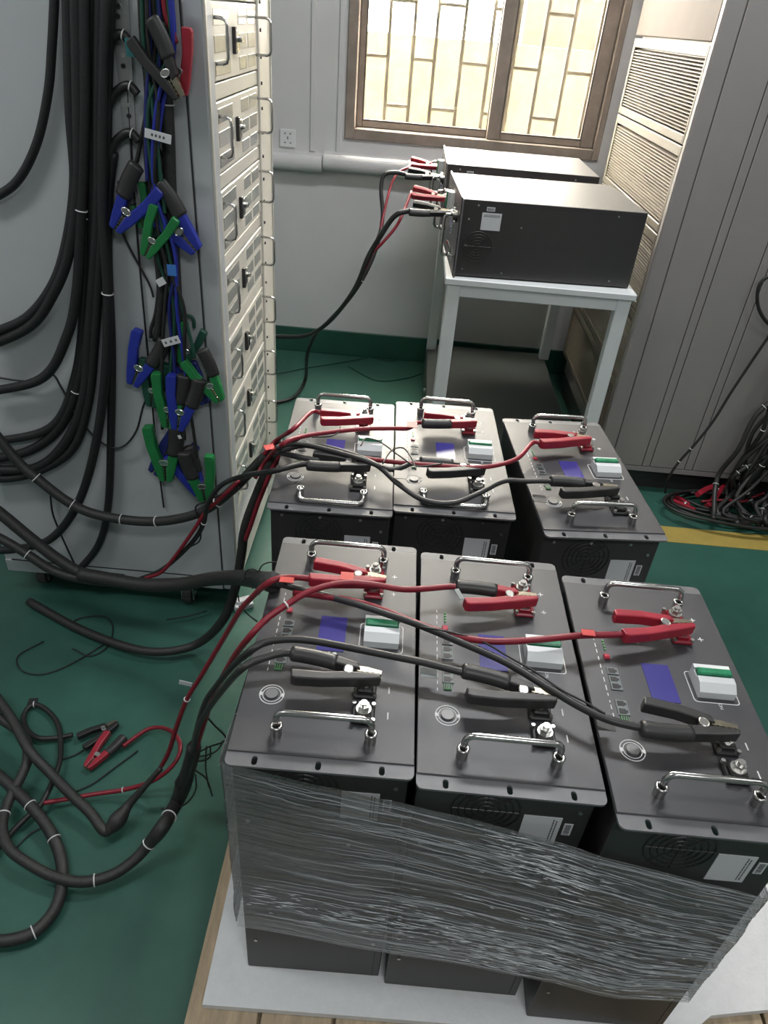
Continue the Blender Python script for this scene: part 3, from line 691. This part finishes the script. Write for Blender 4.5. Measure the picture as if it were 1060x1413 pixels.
# hanging clamps: tip, grip-end midpoint, colours of the two arms
NY = (0, -1, 0)
HC = [
 ((160, 316), (203, 249), 'blue', 'gry', 'blue clamp with jaw pointing down left, uppermost of the blue clamps', 1.555, 0),
 ((199, 314), (183, 254), 'green', 'gry', 'green clamp upright behind the uppermost blue clamp', 1.572, 0),
 ((201, 353), (228, 294), 'green', 'green', 'green clamp below the uppermost blue clamp, jaw pointing down left', 1.548, 0),
 ((272, 346), (210, 272), 'gry', 'blue', 'blue clamp with jaw pointing down right near the cabinet edge', 1.562, 1),
 ((184, 530), (208, 466), 'gry', 'blue', 'blue clamp hanging at the left with a long black boot', 1.572, 1),
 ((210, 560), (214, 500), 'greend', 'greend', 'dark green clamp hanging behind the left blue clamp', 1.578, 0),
 ((304, 553), (268, 494), 'gry', 'green', 'open green clamp at the right with two boots, jaw pointing down right', 1.555, 1),
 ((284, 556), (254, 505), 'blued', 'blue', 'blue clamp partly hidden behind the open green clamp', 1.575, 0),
 ((233, 589), (235, 520), 'gry', 'green', 'green clamp hanging straight down in the middle of the cluster', 1.556, 1),
 ((246, 592), (256, 524), 'gry', 'blue', 'blue clamp hanging straight down next to the middle green clamp', 1.552, 1),
 ((230, 662), (224, 592), 'gry', 'green', 'green clamp hanging lowest on the left of the cluster', 1.556, 1),
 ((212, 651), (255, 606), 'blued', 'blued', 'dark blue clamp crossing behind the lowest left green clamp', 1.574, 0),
 ((277, 682), (246, 626), 'gry', 'blue', 'blue clamp hanging lowest, jaw pointing down right', 1.562, 1),
 ((285, 692), (272, 630), 'green', 'gry', 'green clamp lowest of all beside the lowest blue clamp', 1.548, 0),
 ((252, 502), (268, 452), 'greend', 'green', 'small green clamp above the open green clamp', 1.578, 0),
 ((251, 132), (240, 40), 'red', 'gry', 'red and black clamp at the top near the cabinet corner', 1.560, 1),
 ((249, 134), (197, 45), 'gry', 'gry', 'black clamp at the top slanting towards the red one', 1.535, 0),
]
gl_ = random.Random(4)
for i, (tip, end, mh, ml, lb, yy, boot) in enumerate(HC):
    A, B = at(*end, y=yy), at(*tip, y=yy)
    bo = 1 if mh == 'gry' else (-1 if ml == 'gry' else None)
    c1, c2 = (ml if mh == 'gry' else mh), (mh if ml == 'gry' else ml)
    if i == 15: c1, c2, bo = 'red', 'gry', -1
    if i == 16: c1 = c2 = 'gry'
    make_clamp(A, B, NY, c1, c2, lb, 'clamps hanging on the cabinet side', 0 if i != 16 else 1, 1.45, bo)
    if i < 15:
        top = gl_.uniform(192, 240); e = end
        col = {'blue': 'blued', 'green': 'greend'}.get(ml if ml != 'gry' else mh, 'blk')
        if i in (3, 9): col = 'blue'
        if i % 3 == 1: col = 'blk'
        p = [(top, -20), (top+4, 70)]
        if e[1] > 200: p += [(208+gl_.uniform(-10, 22), 150)]
        if e[1] > 300: p += [(216+gl_.uniform(-12, 18), 260), (228+gl_.uniform(-14, 16), 350)]
        if e[1] > 430: p += [(232+(e[0]-232)*.45+gl_.uniform(-8, 8), 425)]
        if e[1] > 520: p += [(236+(e[0]-236)*.6+gl_.uniform(-8, 8), 500)]
        p += [(e[0]+(p[-1][0]-e[0])*.12, e[1]-14), e]
        cable('lead of the '+lb, [(q[0], q[1], 'y', yy+.004*(i % 3)) for q in p], .0042, col, 'leads of the hanging clamps', name='clamp_lead')
cable('red lead wrapped beside the top red clamp', [(224, -20), (229, 20), (236, 38), (243, 60)], .0055, 'redc', dflt=('y', 1.56), name='clamp_lead')
cable('thick black bundle hanging behind the clamps', [(222, -20), (226, 80), (232, 180), (235, 260), (240, 350), (244, 440), (240, 500)], .0135, 'blkb', dflt=('y', 1.583), ties=(.28, .62))
cable('black bundle hanging at the upper left of the clamps', [(196, -20), (200, 60), (206, 130), (204, 200), (212, 300), (222, 400), (216, 470)], .0100, 'blkb', dflt=('y', 1.58))
def tag_plate(label, px, py, w, h, ang, m, yy=None, zz=None, name='label_tag', face=NY):
    c = at(px, py, y=yy) if yy else at(px, py, z=zz); o = link(name, bx(-w/2, w/2, -h/2, h/2, -.0006, .0006, .0003), m); tag(o, label, 'tag', 'cable tags')
    R = Matrix.Rotation(math.radians(90), 4, 'X') if yy else Matrix.Identity(4)
    o.matrix_world = Matrix.Translation(c) @ R @ Matrix.Rotation(math.radians(ang), 4, 'Z'); return o
def ink(o, n, w, h):
    r = random.Random(9)
    for i in range(n):
        x = -w*.38+w*.76*i/max(1, n-1); link('ink_mark', bx(x-h*.16, x+h*.16, -h*.2, h*.2, .0006, .0009), 'ink', o)
t = tag_plate('white paper tag on the upper blue leads', 218, 188, .052, .017, -10, 'sticker', yy=1.535); ink(t, 4, .03, .012)
t = tag_plate('white paper tag with three marks among the blue leads', 236, 471, .042, .018, 20, 'sticker', yy=1.53); ink(t, 3, .034, .014)
tag_plate('pale blue plastic tag on the hanging bundle', 237, 373, .020, .024, 0, 'bluetag', yy=1.535)
tag_plate('white folded tag left of the pale blue tag', 222, 389, .020, .016, 30, 'sticker', yy=1.535)
tag_plate('teal tape flag near the top of the hanging leads', 182, 66, .024, .030, 0, 'teal', yy=1.56)
tag_plate('small white tag above the lowest blue clamp', 248, 603, .008, .010, 20, 'sticker', yy=1.535)

# ---- bundles crossing in front of the cabinet to the modules
gB = 'black cable bundles in front of the cabinet'
cable('black bundle crossing the cabinet from the left edge up to the back row', [(-25, 575, 'y', 1.50), (20, 632, 'y', 1.49), (45, 655, 'y', 1.485), (90, 690, 'y', 1.48), (130, 709, 'y', 1.475), (190, 719, 'y', 1.47), (240, 717, 'y', 1.46), (285, 703, 'y', 1.45), (325, 672, 'y', 1.44), (362, 634, 'y', 1.43), (392, 612, 'y', 1.43)], .0125, 'blkb', gB, ties=(.22, .33, .47, .56, .74))
cable('upper thick black bundle falling from the left to the cabinet foot', [(-25, 690, 'y', 1.48), (5, 712, 'y', 1.47), (45, 745, 'y', 1.46), (85, 775, 'y', 1.45), (120, 793, 'y', 1.44), (170, 800, 'y', 1.43)], .0155, 'blkb', gB)
cable('lower black bundle merging with the upper one at the cabinet foot', [(-25, 730, 'y', 1.47), (10, 748, 'y', 1.46), (38, 765, 'y', 1.45), (75, 788, 'y', 1.44), (120, 800, 'y', 1.43), (190, 806, 'y', 1.41)], .0125, 'blkb', gB, ties=(.42,))
cable('thick black bundle running along the cabinet foot to the wrapped modules', [(110, 792, 'y', 1.43), (150, 799, 'y', 1.42), (200, 807, 'y', 1.40), (250, 806, 'y', 1.38), (290, 799, 'y', 1.34), (325, 797, 'y', 1.24), (346, 799, 'y', 1.12), (362, 801, 'y', 1.03), (376, 803, 'z', .772)], .0180, 'blkb', gB)
cable('dark red and black bundle dropping past the cabinet corner to the floor loop', [(392, 618, 'y', 1.36), (372, 645, 'y', 1.37), (352, 690, 'y', 1.38), (338, 730, 'y', 1.38), (333, 765, 'y', 1.38), (325, 810, 'y', 1.37), (308, 855, 'y', 1.36), (275, 887, 'z', .05), (230, 899, 'z', .03), (180, 894, 'z', .025), (110, 868, 'z', .02), (40, 830, 'z', .02)], .0125, 'blkb', gB)
cable('red lead beside the dropping bundle at the cabinet corner', [(415, 602, 'z', .80), (395, 618, 'y', 1.35), (378, 643, 'y', 1.355), (358, 690, 'y', 1.362), (345, 728, 'y', 1.365), (339, 745, 'y', 1.37)], .0055, 'redc', name='clamp_lead')
cable('red lead crossing down over the cabinet panel to its foot', [(330, 664, 'y', 1.42), (300, 692, 'y', 1.425), (285, 705, 'y', 1.43), (265, 735, 'y', 1.44), (240, 770, 'y', 1.45), (222, 790, 'y', 1.45), (200, 798, 'y', 1.45)], .0050, 'redc', name='clamp_lead')
cable('black lead looping from the cabinet panel up to the back row', [(190, 800, 'y', 1.46), (225, 785, 'y', 1.455), (262, 752, 'y', 1.45), (280, 725, 'y', 1.44), (287, 695, 'y', 1.42), (305, 670, 'y', 1.40), (335, 657, 'y', 1.37), (372, 651, 'z', .775)] + [ENDS[('black', 3)][1], ENDS[('black', 3)][0]], .0062, 'blk', name='clamp_lead', ties=(.36,))
cable('thin black wire beside the black lead at the cabinet corner', [(262, 755, 'y', 1.45), (276, 745, 'y', 1.45), (276, 722, 'y', 1.44), (270, 700, 'y', 1.44), (288, 690, 'y', 1.44), (330, 672, 'y', 1.42)], .0022, 'blk', name='thin_wire')
E_ = ENDS
class Join:
    def __init__(s, k): s.k = k
    def __radd__(s, pts): return keep(pts[::-1], s.k)[::-1]
    def __getitem__(s, sl): return JoinStart(s.k)
class JoinStart:
    def __init__(s, k): s.k = k
    def __add__(s, pts): return keep(pts, s.k)
def keep(pts, k):            # lead leaves the clamp along its arm; points too close to the grip end are dropped
    e0, e1 = E_[k]; o = (e1-e0).normalized(); P = [pt(q) for q in pts]
    while P and (P[0]-e1).dot(o) < .02: P.pop(0)
    return [e0, e1] + P
def ends(k): return Join(k)
# ---- leads on the back row
cable('red lead to the left back-row module', [(365, 627, 'y', 1.42), (372, 617, 'y', 1.42), (385, 605, 'y', 1.42), (405, 592, 'z', .82), (428, 584, 'z', .80)] + ends(('red', 3)), .0051, 'redc', 'red leads', name='clamp_lead')
cable('red lead to the middle back-row module', [(352, 660, 'y', 1.36), (368, 635, 'y', 1.37), (390, 613, 'z', .81), (415, 603, 'z', .805), (450, 597, 'z', .80), (500, 592, 'z', .80), (540, 591, 'z', .80), (563, 591, 'z', .79)] + ends(('red', 4)), .0051, 'redc', 'red leads', name='clamp_lead')
cable('red lead to the right back-row module', [(400, 612, 'z', .79), (440, 618, 'z', .785), (490, 630, 'z', .785), (540, 637, 'z', .785), (600, 642, 'z', .785), (650, 645, 'z', .785), (685, 642, 'z', .79), (715, 632, 'z', .79), (735, 626, 'z', .785)] + ends(('red', 5)), .0050, 'redc', 'red leads', name='clamp_lead')
cable('grey-black lead to the middle back-row module', [(380, 618, 'z', .80), (410, 612, 'z', .80), (450, 620, 'z', .795), (500, 634, 'z', .79), (540, 648, 'z', .785), (570, 654, 'z', .785)] + ends(('black', 4)), .0053, 'gry', 'black leads', name='clamp_lead')
cable('grey-black lead to the right back-row module sagging over the middle one', [(385, 622, 'z', .785), (430, 614, 'z', .79), (480, 625, 'z', .79), (520, 642, 'z', .785), (550, 668, 'z', .78), (585, 690, 'z', .775), (625, 694, 'z', .775), (660, 681, 'z', .785), (695, 664, 'z', .785), (725, 664, 'z', .785)] + ends(('black', 5)), .0053, 'gry', 'black leads', name='clamp_lead')
cable('grey lead lying to the far arm of the left back-row black clamp', [(385, 624, 'z', .775), (400, 628, 'z', .775), (425, 633, 'z', .78), (440, 636, 'z', .782)], .0060, 'gry', name='clamp_lead')
for i, p in enumerate([[(430, 603), (455, 602), (468, 596), (470, 588)], [(498, 615), (505, 605), (525, 610), (550, 628), (575, 643), (610, 640)], [(528, 640), (540, 622), (556, 618), (568, 632), (574, 648)]]):
    cable(['thin black wire looping over the left back-row module', 'thin black wire arching between the left and middle back-row modules', 'thin black wire arch over the gap of the back row'][i], [(q[0], q[1], 'z', .80) for q in p], .0016, 'blk', name='thin_wire')
# ---- leads on the wrapped row
KN = (263, 1052)
cable('red lead to the leftmost wrapped module, outermost over the floor', ends(('red', 0))[::-1] + [(405, 800, 'z', .79), (385, 798, 'z', .80), (365, 808, 'z', .785), (345, 827, 'y', .88), (331, 843, 'y', .90), (308, 882, 'y', .935), (278, 932, 'y', .955), (258, 965, 'y', .965), (243, 1005, 'y', .97), (232, 1040, 'y', .97), (215, 1068, 'y', .97), (190, 1095, 'y', .96), (172, 1118, 'y', .95)], .0051, 'redc', 'red leads', name='clamp_lead', ties=(.62,))
cable('red lead to the middle wrapped module, with a spiral black thread', ends(('red', 1))[::-1] + [(590, 812, 'z', .785), (555, 813, 'z', .79), (510, 806, 'z', .80), (470, 805, 'z', .80), (430, 815, 'z', .80), (395, 835, 'z', .793), (367, 855, 'z', .78), (345, 878, 'z', .764), (324, 905, 'y', .78), (306, 937, 'y', .82), (292, 968, 'y', .85), (278, 1010, 'y', .88), (266, 1048, 'y', .89)], .0051, 'redc', 'red leads', name='clamp_lead', ties=(.50,))
cable('red lead to the rightmost wrapped module across the whole row', ends(('red', 2))[::-1] + [(840, 879, 'z', .785), (800, 877, 'z', .79), (740, 883, 'z', .79), (680, 885, 'z', .79), (630, 878, 'z', .785), (580, 862, 'z', .785), (530, 842, 'z', .785), (490, 830, 'z', .785), (440, 822, 'z', .785), (405, 818, 'z', .78)], .0051, 'redc', 'red leads', name='clamp_lead')
cable('black lead to the leftmost wrapped module', ends(('black', 0))[::-1] + [(372, 906, 'z', .785), (350, 913, 'z', .777), (330, 926, 'z', .762), (311, 947, 'y', .73), (292, 972, 'y', .78), (275, 1000, 'y', .83), (268, 1030, 'y', .87), (262, 1052, 'y', .89)], .0055, 'gry', 'black leads', name='clamp_lead')
cable('black lead to the middle wrapped module across the leftmost one', ends(('black', 1))[::-1] + [(620, 924, 'z', .785), (585, 914, 'z', .785), (540, 905, 'z', .785), (480, 893, 'z', .785), (430, 884, 'z', .785), (395, 882, 'z', .785), (365, 887, 'z', .78), (342, 901, 'z', .766), (320, 921, 'y', .75), (300, 945, 'y', .79), (283, 970, 'y', .82), (271, 1010, 'y', .865), (264, 1050, 'y', .89)], .0055, 'gry', 'black leads', name='clamp_lead')
cable('black lead to the rightmost wrapped module across the whole row', ends(('black', 2))[::-1] + [(870, 1001, 'z', .78), (840, 993, 'z', .785), (800, 975, 'z', .785), (755, 948, 'z', .785), (700, 915, 'z', .785), (640, 888, 'z', .785), (580, 863, 'z', .785), (530, 846, 'z', .785), (480, 830, 'z', .785), (430, 817, 'z', .785), (395, 808, 'z', .782), (372, 803, 'z', .772), (356, 801, 'y', 1.04)], .0055, 'gry', 'black leads', name='clamp_lead')
cable('thin black wire crossing the middle wrapped module', [(580, 865, 'z', .79), (620, 872, 'z', .79), (665, 885, 'z', .79), (700, 905, 'z', .79), (740, 928, 'z', .79), (775, 952, 'z', .79), (810, 970, 'z', .79), (835, 985, 'z', .79)], .0016, 'blk', name='thin_wire')
for i, p in enumerate([[(352, 806), (362, 780), (385, 776), (402, 785), (409, 792)], [(348, 812), (372, 790), (390, 788), (405, 796)], [(338, 800), (340, 788), (352, 786), (362, 800), (358, 820)], [(330, 830), (328, 808), (345, 796), (360, 800)], [(330, 836), (345, 850), (355, 858)]]):
    cable(['long', 'short', 'small left', 'leftmost', 'lowest'][i]+' thin black wire coil at the far corner of the wrapped row', [(q[0], q[1], 'y', 1.06) for q in p], .0014, 'blk', 'thin wires at the bundle end', name='thin_wire')
# ---- floor bundles
gF = 'black bundles on the floor'
def bulge(r, spots):
    def f(t):
        v = r
        for (c, w, a) in spots: v += a*math.exp(-((t-c)/w)**2)
        return v
    return f
cable('black bundle from the tied knot looping over the floor to the left', [(264, 1050, 'y', .89), (255, 1078, 'y', .90), (245, 1105, 'y', .90), (225, 1140, 'z', .10), (205, 1165, 'z', .06), (185, 1187, 'z', .04), (155, 1207, 'z', .03), (115, 1217, 'z', .03), (75, 1210, 'z', .03), (40, 1192, 'z', .035), (12, 1170, 'z', .04), (3, 1140, 'z', .04), (12, 1105, 'z', .04), (30, 1070, 'z', .05), (38, 1045, 'z', .06), (32, 1015, 'z', .07), (-10, 985, 'z', .08)], bulge(.0115, [(.08, .06, .006), (.2, .05, .004)]), 'blkb', gF, ties=(.17, .25, .42, .72))
cable('black bundle bending sharply with a taped lump on the floor', [(-25, 935, 'z', .10), (15, 990, 'z', .09), (40, 1035, 'z', .08), (68, 1065, 'z', .06), (100, 1098, 'z', .05), (125, 1122, 'z', .04), (143, 1146, 'z', .03), (152, 1143, 'z', .03), (165, 1128, 'z', .04), (178, 1110, 'z', .05), (200, 1085, 'z', .09), (222, 1060, 'z', .13)], bulge(.0115, [(.71, .07, .0085), (.97, .14, -.005)]), 'blkb', gF)
cable('black cable coil sweeping round the lower left floor', [(-25, 1050, 'z', .05), (15, 1085, 'z', .045), (45, 1115, 'z', .04), (68, 1145, 'z', .03), (83, 1180, 'z', .02), (86, 1215, 'z', .018), (77, 1252, 'z', .018), (50, 1284, 'z', .018), (15, 1297, 'z', .018), (-30, 1299, 'z', .018)], .0125, 'blkb', gF, ties=(.22, .38, .80))
cable('short black cable crossing under the floor coil', [(-10, 1180, 'z', .015), (15, 1150, 'z', .015), (40, 1125, 'z', .02), (58, 1108, 'z', .03), (80, 1060, 'z', .03), (84, 1030, 'z', .02), (80, 1000, 'z', .012), (65, 980, 'z', .012), (47, 972, 'z', .012), (34, 984, 'z', .012), (35, 1003, 'z', .012), (52, 1018, 'z', .012), (80, 1018, 'z', .012), (100, 1014, 'z', .016)], .0065, 'blk', ties=(.62,))
cable('red lead on the floor running to the taped knot', [(60, 1108, 'z', .03), (90, 1103, 'z', .02), (130, 1096, 'z', .02), (170, 1090, 'z', .03), (205, 1080, 'z', .06), (232, 1063, 'z', .10), (247, 1042, 'z', .12), (248, 1024, 'z', .11), (238, 1010, 'z', .07), (222, 1004, 'z', .03), (205, 1006, 'z', .015), (190, 1015, 'z', .014), (170, 1030, 'z', .016)], .0052, 'redc', name='clamp_lead', ties=(.25,))
make_clamp(at(112, 1024, z=.018), at(162, 997, z=.014), UP, 'blk', 'blk', 'black clamp lying open on the green floor', 'clamps on the floor', 1, 1.35)
make_clamp(at(158, 1016, z=.018), at(120, 1060, z=.014), UP, 'red', 'red', 'red clamp lying on the floor beside the black one', 'clamps on the floor', 0, 1.35, 1)
tag_plate('square black tag at the end of a floor lead', 45, 968, .022, .022, 10, 'blk', zz=.004)
for i, (p, zz) in enumerate([([(190, 1036), (160, 1058), (130, 1080), (105, 1092)], .004), ([(140, 1012), (110, 1038), (85, 1048)], .004), ([(20, 1172), (40, 1152), (60, 1140)], .004), ([(100, 895), (125, 905), (150, 890), (155, 862), (140, 850), (105, 855), (102, 872)], .004), ([(150, 885), (100, 915), (60, 930), (30, 925), (25, 905), (60, 885)], .004), ([(285, 843), (260, 850), (230, 855)], .02)]):
    cable('thin dark wire on the green floor, '+['beside the red clamp', 'behind the black clamp', 'inside the lower left coil', 'small loop under the cabinet edge', 'long loop under the cabinet edge', 'next to the castor'][i], [(q[0], q[1], 'z', zz) for q in p], .0018, 'blk', 'thin wires on the floor', name='thin_wire')
# knot of ties where the leads join
for i, p in enumerate([[(262, 1045), (285, 1042), (300, 1035), (308, 1022)], [(270, 1040), (290, 1030), (312, 1020), (295, 1000), (282, 985)], [(268, 1062), (285, 1075), (293, 1098)], [(285, 1030), (284, 1060), (288, 1085)], [(270, 1068), (270, 1090), (258, 1108), (240, 1115), (222, 1116)], [(262, 1048), (278, 1050), (290, 1044), (290, 1030)]]):
    cable(['straight', 'looped', 'stiff', 'upright', 'drooping', 'square'][i]+' thin black wire end sticking out of the tied knot', [(q[0], q[1], 'y', .885) for q in p], .0018, 'blk', 'wire ends at the knot', name='thin_wire')
cable('black tape wrapping of the knot where the leads join', [(268, 1030, 'y', .888), (264, 1048, 'y', .89), (258, 1068, 'y', .897), (250, 1082, 'y', .90)], .0150, 'blk', name='tape_wrap', cat='tape', ties=())
# tags on leads over the modules
tag_plate('red tape flag on the red clamp of the leftmost wrapped module', 479, 795, .021, .020, 0, 'redtape', zz=.797)
tag_plate('red tape flag on the outer red lead of the leftmost wrapped module', 396, 800, .022, .013, 0, 'redtape', zz=.808)
tag_plate('red tape flag on the red lead above the middle back-row module', 569, 586, .022, .026, 0, 'redtape', zz=.800)
tag_plate('red tape flag on the red lead by the cabinet corner', 372, 617, .022, .020, 30, 'redtape', zz=.80)
tag_plate('red tape flag on the red lead by the rightmost wrapped module', 812, 873, .020, .013, 0, 'redtape', zz=.80)
tag_plate('grey tag on the black lead of the middle wrapped module', 592, 927, .024, .022, 0, 'clear', zz=.775)
tag_plate('black tag on the black lead of the rightmost wrapped module', 836, 1000, .024, .020, 0, 'blk', zz=.770)
tag_plate('dark tag on the lead between the left and middle back-row modules', 553, 655, .026, .030, 0, 'gry', zz=.795)
tag_plate('dark tag on the lead of the right back-row module', 745, 688, .026, .026, 0, 'gry', zz=.770)
tag_plate('white tag hanging from the outer red lead over the floor', 256, 943, .026, .012, -12, 'sticker', yy=.950)
tag_plate('white tape on the red clamp of the middle wrapped module', 634, 820, .008, .026, 20, 'clear', zz=.795)
# ---- table modules: clamps and leads
def on_tab(o, x, y, h): return o.matrix_world @ Vector((x, y, .59+h))
gT = 'clamps on the table modules'
bpy.context.view_layer.update()
for o, nm, (ex, ey), (rx, ry), dd in ((tm, 'nearer', (565, 290), (545, 303), 2.5), (tm2, 'farther', (545, 240), (540, 238), 3.1)):
    tip = on_tab(o, .050, -.105, .020); A = Vector((tip.x-.122, tip.y, tip.z+.004))
    make_clamp(A, tip, (0, -.5, 1), 'gry', 'gry', 'black clamp on the terminal of the %s table module' % nm, gT, 1, None, -1)
    tip2 = on_tab(o, .052, .105, .020); A2 = Vector((tip2.x-.115, tip2.y, tip2.z+.012))
    make_clamp(A2, tip2, (0, -.5, 1), 'red', 'red', 'red clamp on the terminal of the %s table module' % nm, gT, 1)
    yd = tip.y
    if nm == 'nearer':
        cable('black lead from the nearer table module down to the cabinet', [A+Vector((-.005, -.01, -.005)), (545, 298, 'y', yd-.02), (525, 326, 'y', yd), (508, 355, 'y', yd+.05), (490, 398, 'y', yd+.1), (462, 436, 'y', yd+.2), (440, 455, 'y', 2.75), (418, 464, 'y', 2.8), (378, 464, 'y', 2.85), (340, 462, 'y', 2.9)], .0085, 'blk', 'leads of the table modules', name='clamp_lead')
        cable('red lead from the nearer table module', [A2+Vector((-.005, 0, 0)), (555, 297, 'y', yd+.1), (545, 315, 'y', yd+.08), (528, 335, 'y', yd+.06), (512, 352, 'y', yd+.06), (505, 370, 'y', yd+.08)], .0055, 'redc', 'leads of the table modules', name='clamp_lead')
    else:
        cable('black lead from the farther table module sagging to the floor', [A+Vector((-.005, -.01, -.005)), (545, 238, 'y', yd-.02), (530, 242, 'y', yd-.03), (526, 262, 'y', yd-.05), (528, 300, 'y', yd-.1), (520, 340, 'y', yd-.2), (504, 378, 'y', yd-.25), (482, 412, 'y', yd-.25), (455, 442, 'y', yd-.2), (435, 462, 'y', yd-.1), (424, 490, 'y', yd-.05), (421, 525, 'z', .02), (405, 548, 'z', .012), (375, 556, 'z', .012), (340, 556, 'z', .012)], .0085, 'blk', 'leads of the table modules', name='clamp_lead', ties=(.45,))
        cable('red lead from the farther table module', [A2+Vector((-.005, 0, 0)), (565, 230, 'y', yd+.1), (550, 238, 'y', yd+.05), (540, 255, 'y', yd), (532, 285, 'y', yd-.08), (524, 320, 'y', yd-.15), (512, 348, 'y', yd-.2)], .0055, 'redc', 'leads of the table modules', name='clamp_lead')
for i, p in enumerate([[(378, 516), (420, 508), (470, 500), (510, 492), (530, 480), (560, 476)], [(480, 505), (520, 525), (560, 522), (583, 515)], [(510, 492), (540, 498), (565, 490)]]):
    cable('thin green wire on the floor by the back wall, '+['longest', 'nearest', 'short'][i], [(q[0], q[1], 'z', .004) for q in p], .003, 'greend', 'green wires on the floor', name='thin_wire')
# white plug block and ties by the cabinet castor
wb = bx(-.03, .03, -.022, .022, 0, .02, .004, 2); box(wb, -.02, .02, -.012, .012, .02, .028, .003); w = link('plug_block', wb, 'white'); tag(w, 'white plastic plug block on the floor by the cabinet corner', 'plug')
w.location = at(335, 836, z=.0); w.rotation_euler = (0, 0, .5)
# ---- heap of cables at the right
rr = random.Random(21)
for i in range(48):
    x = rr.uniform(1.33, 1.85); y = RY-.03-rr.uniform(0, .10); topz = rr.uniform(.45, 1.05) if x < 1.62 else rr.uniform(.8, 1.3)
    topz = (rr.uniform(.2, .5) if x < 1.42 else rr.uniform(.4, .8) if x < 1.52 else topz)
    p = [Vector((x+rr.uniform(.1, .3), y+.02, topz+.15)), Vector((x+rr.uniform(.0, .12), y, topz))]
    zz = topz
    while zz > .15:
        zz -= rr.uniform(.12, .22); p.append(Vector((x+rr.uniform(-.07, .07), y-rr.uniform(-.02, .06), max(.06, zz))))
    p += [Vector((x+rr.uniform(-.15, .05), y-.08-rr.uniform(0, .06), .03+rr.uniform(0, .05))), Vector((x+rr.uniform(-.1, .2), y-.12-rr.uniform(0, .05), .02+rr.uniform(0, .04)))]
    cable('black cable in the tangled heap against the right cabinet', p, rr.uniform(.006, .011), ['blkb', 'blk', 'gry'][i % 3], 'tangled cables by the right cabinet', ties=(rr.uniform(.2, .8), rr.uniform(.2, .9)), sides=6, n=5)
cable('thin black cable slanting down to the left red clamp of the heap', [(1085, 430, 'y', 2.44), (1050, 480, 'y', 2.44), (1010, 540, 'y', 2.44), (985, 580, 'y', 2.43), (960, 612, 'y', 2.42), (935, 640, 'y', 2.42), (920, 665, 'y', 2.42), (918, 680, 'z', .03)], .005, 'blk', name='clamp_lead', ties=(.62, .70))
cable('thin black wire loop high on the right cabinet', [(1075, 375, 'y', 2.47), (1055, 385, 'y', 2.47), (1046, 400, 'y', 2.47), (1047, 425, 'y', 2.47), (1060, 446, 'y', 2.47), (1080, 455, 'y', 2.47)], .006, 'blk', name='clamp_lead')
for i in range(6):
    c = at(1010+rr.uniform(-8, 14), 700+rr.uniform(-6, 6), z=.012+.008*i); a0 = rr.uniform(0, 6)
    p = [c+Vector(((.20+.02*i)*math.cos(a0+k*.62), (.075+.01*i)*math.sin(a0+k*.62), rr.uniform(0, .01))) for k in range(9)]
    cable('black cable coil lying on the floor in front of the heap', p, .006, 'blk', 'coiled cables on the floor by the heap', sides=6)
make_clamp(at(922, 684, z=.02), at(960, 704, z=.018), UP, 'red', 'red', 'red clamp on the floor left of the tangled heap', 'red clamps by the heap', 1)
make_clamp(at(970, 690, z=.05), at(996, 668, z=.06), (.2, -.6, 1), 'red', 'red', 'red clamp propped up on the tangled heap', 'red clamps by the heap', 1)
cable('red lead trailing from the propped red clamp', [(968, 692, 'z', .05), (1000, 690, 'z', .06), (1025, 692, 'z', .06), (1040, 686, 'z', .07), (1055, 680, 'z', .1)], .005, 'redc', name='clamp_lead')
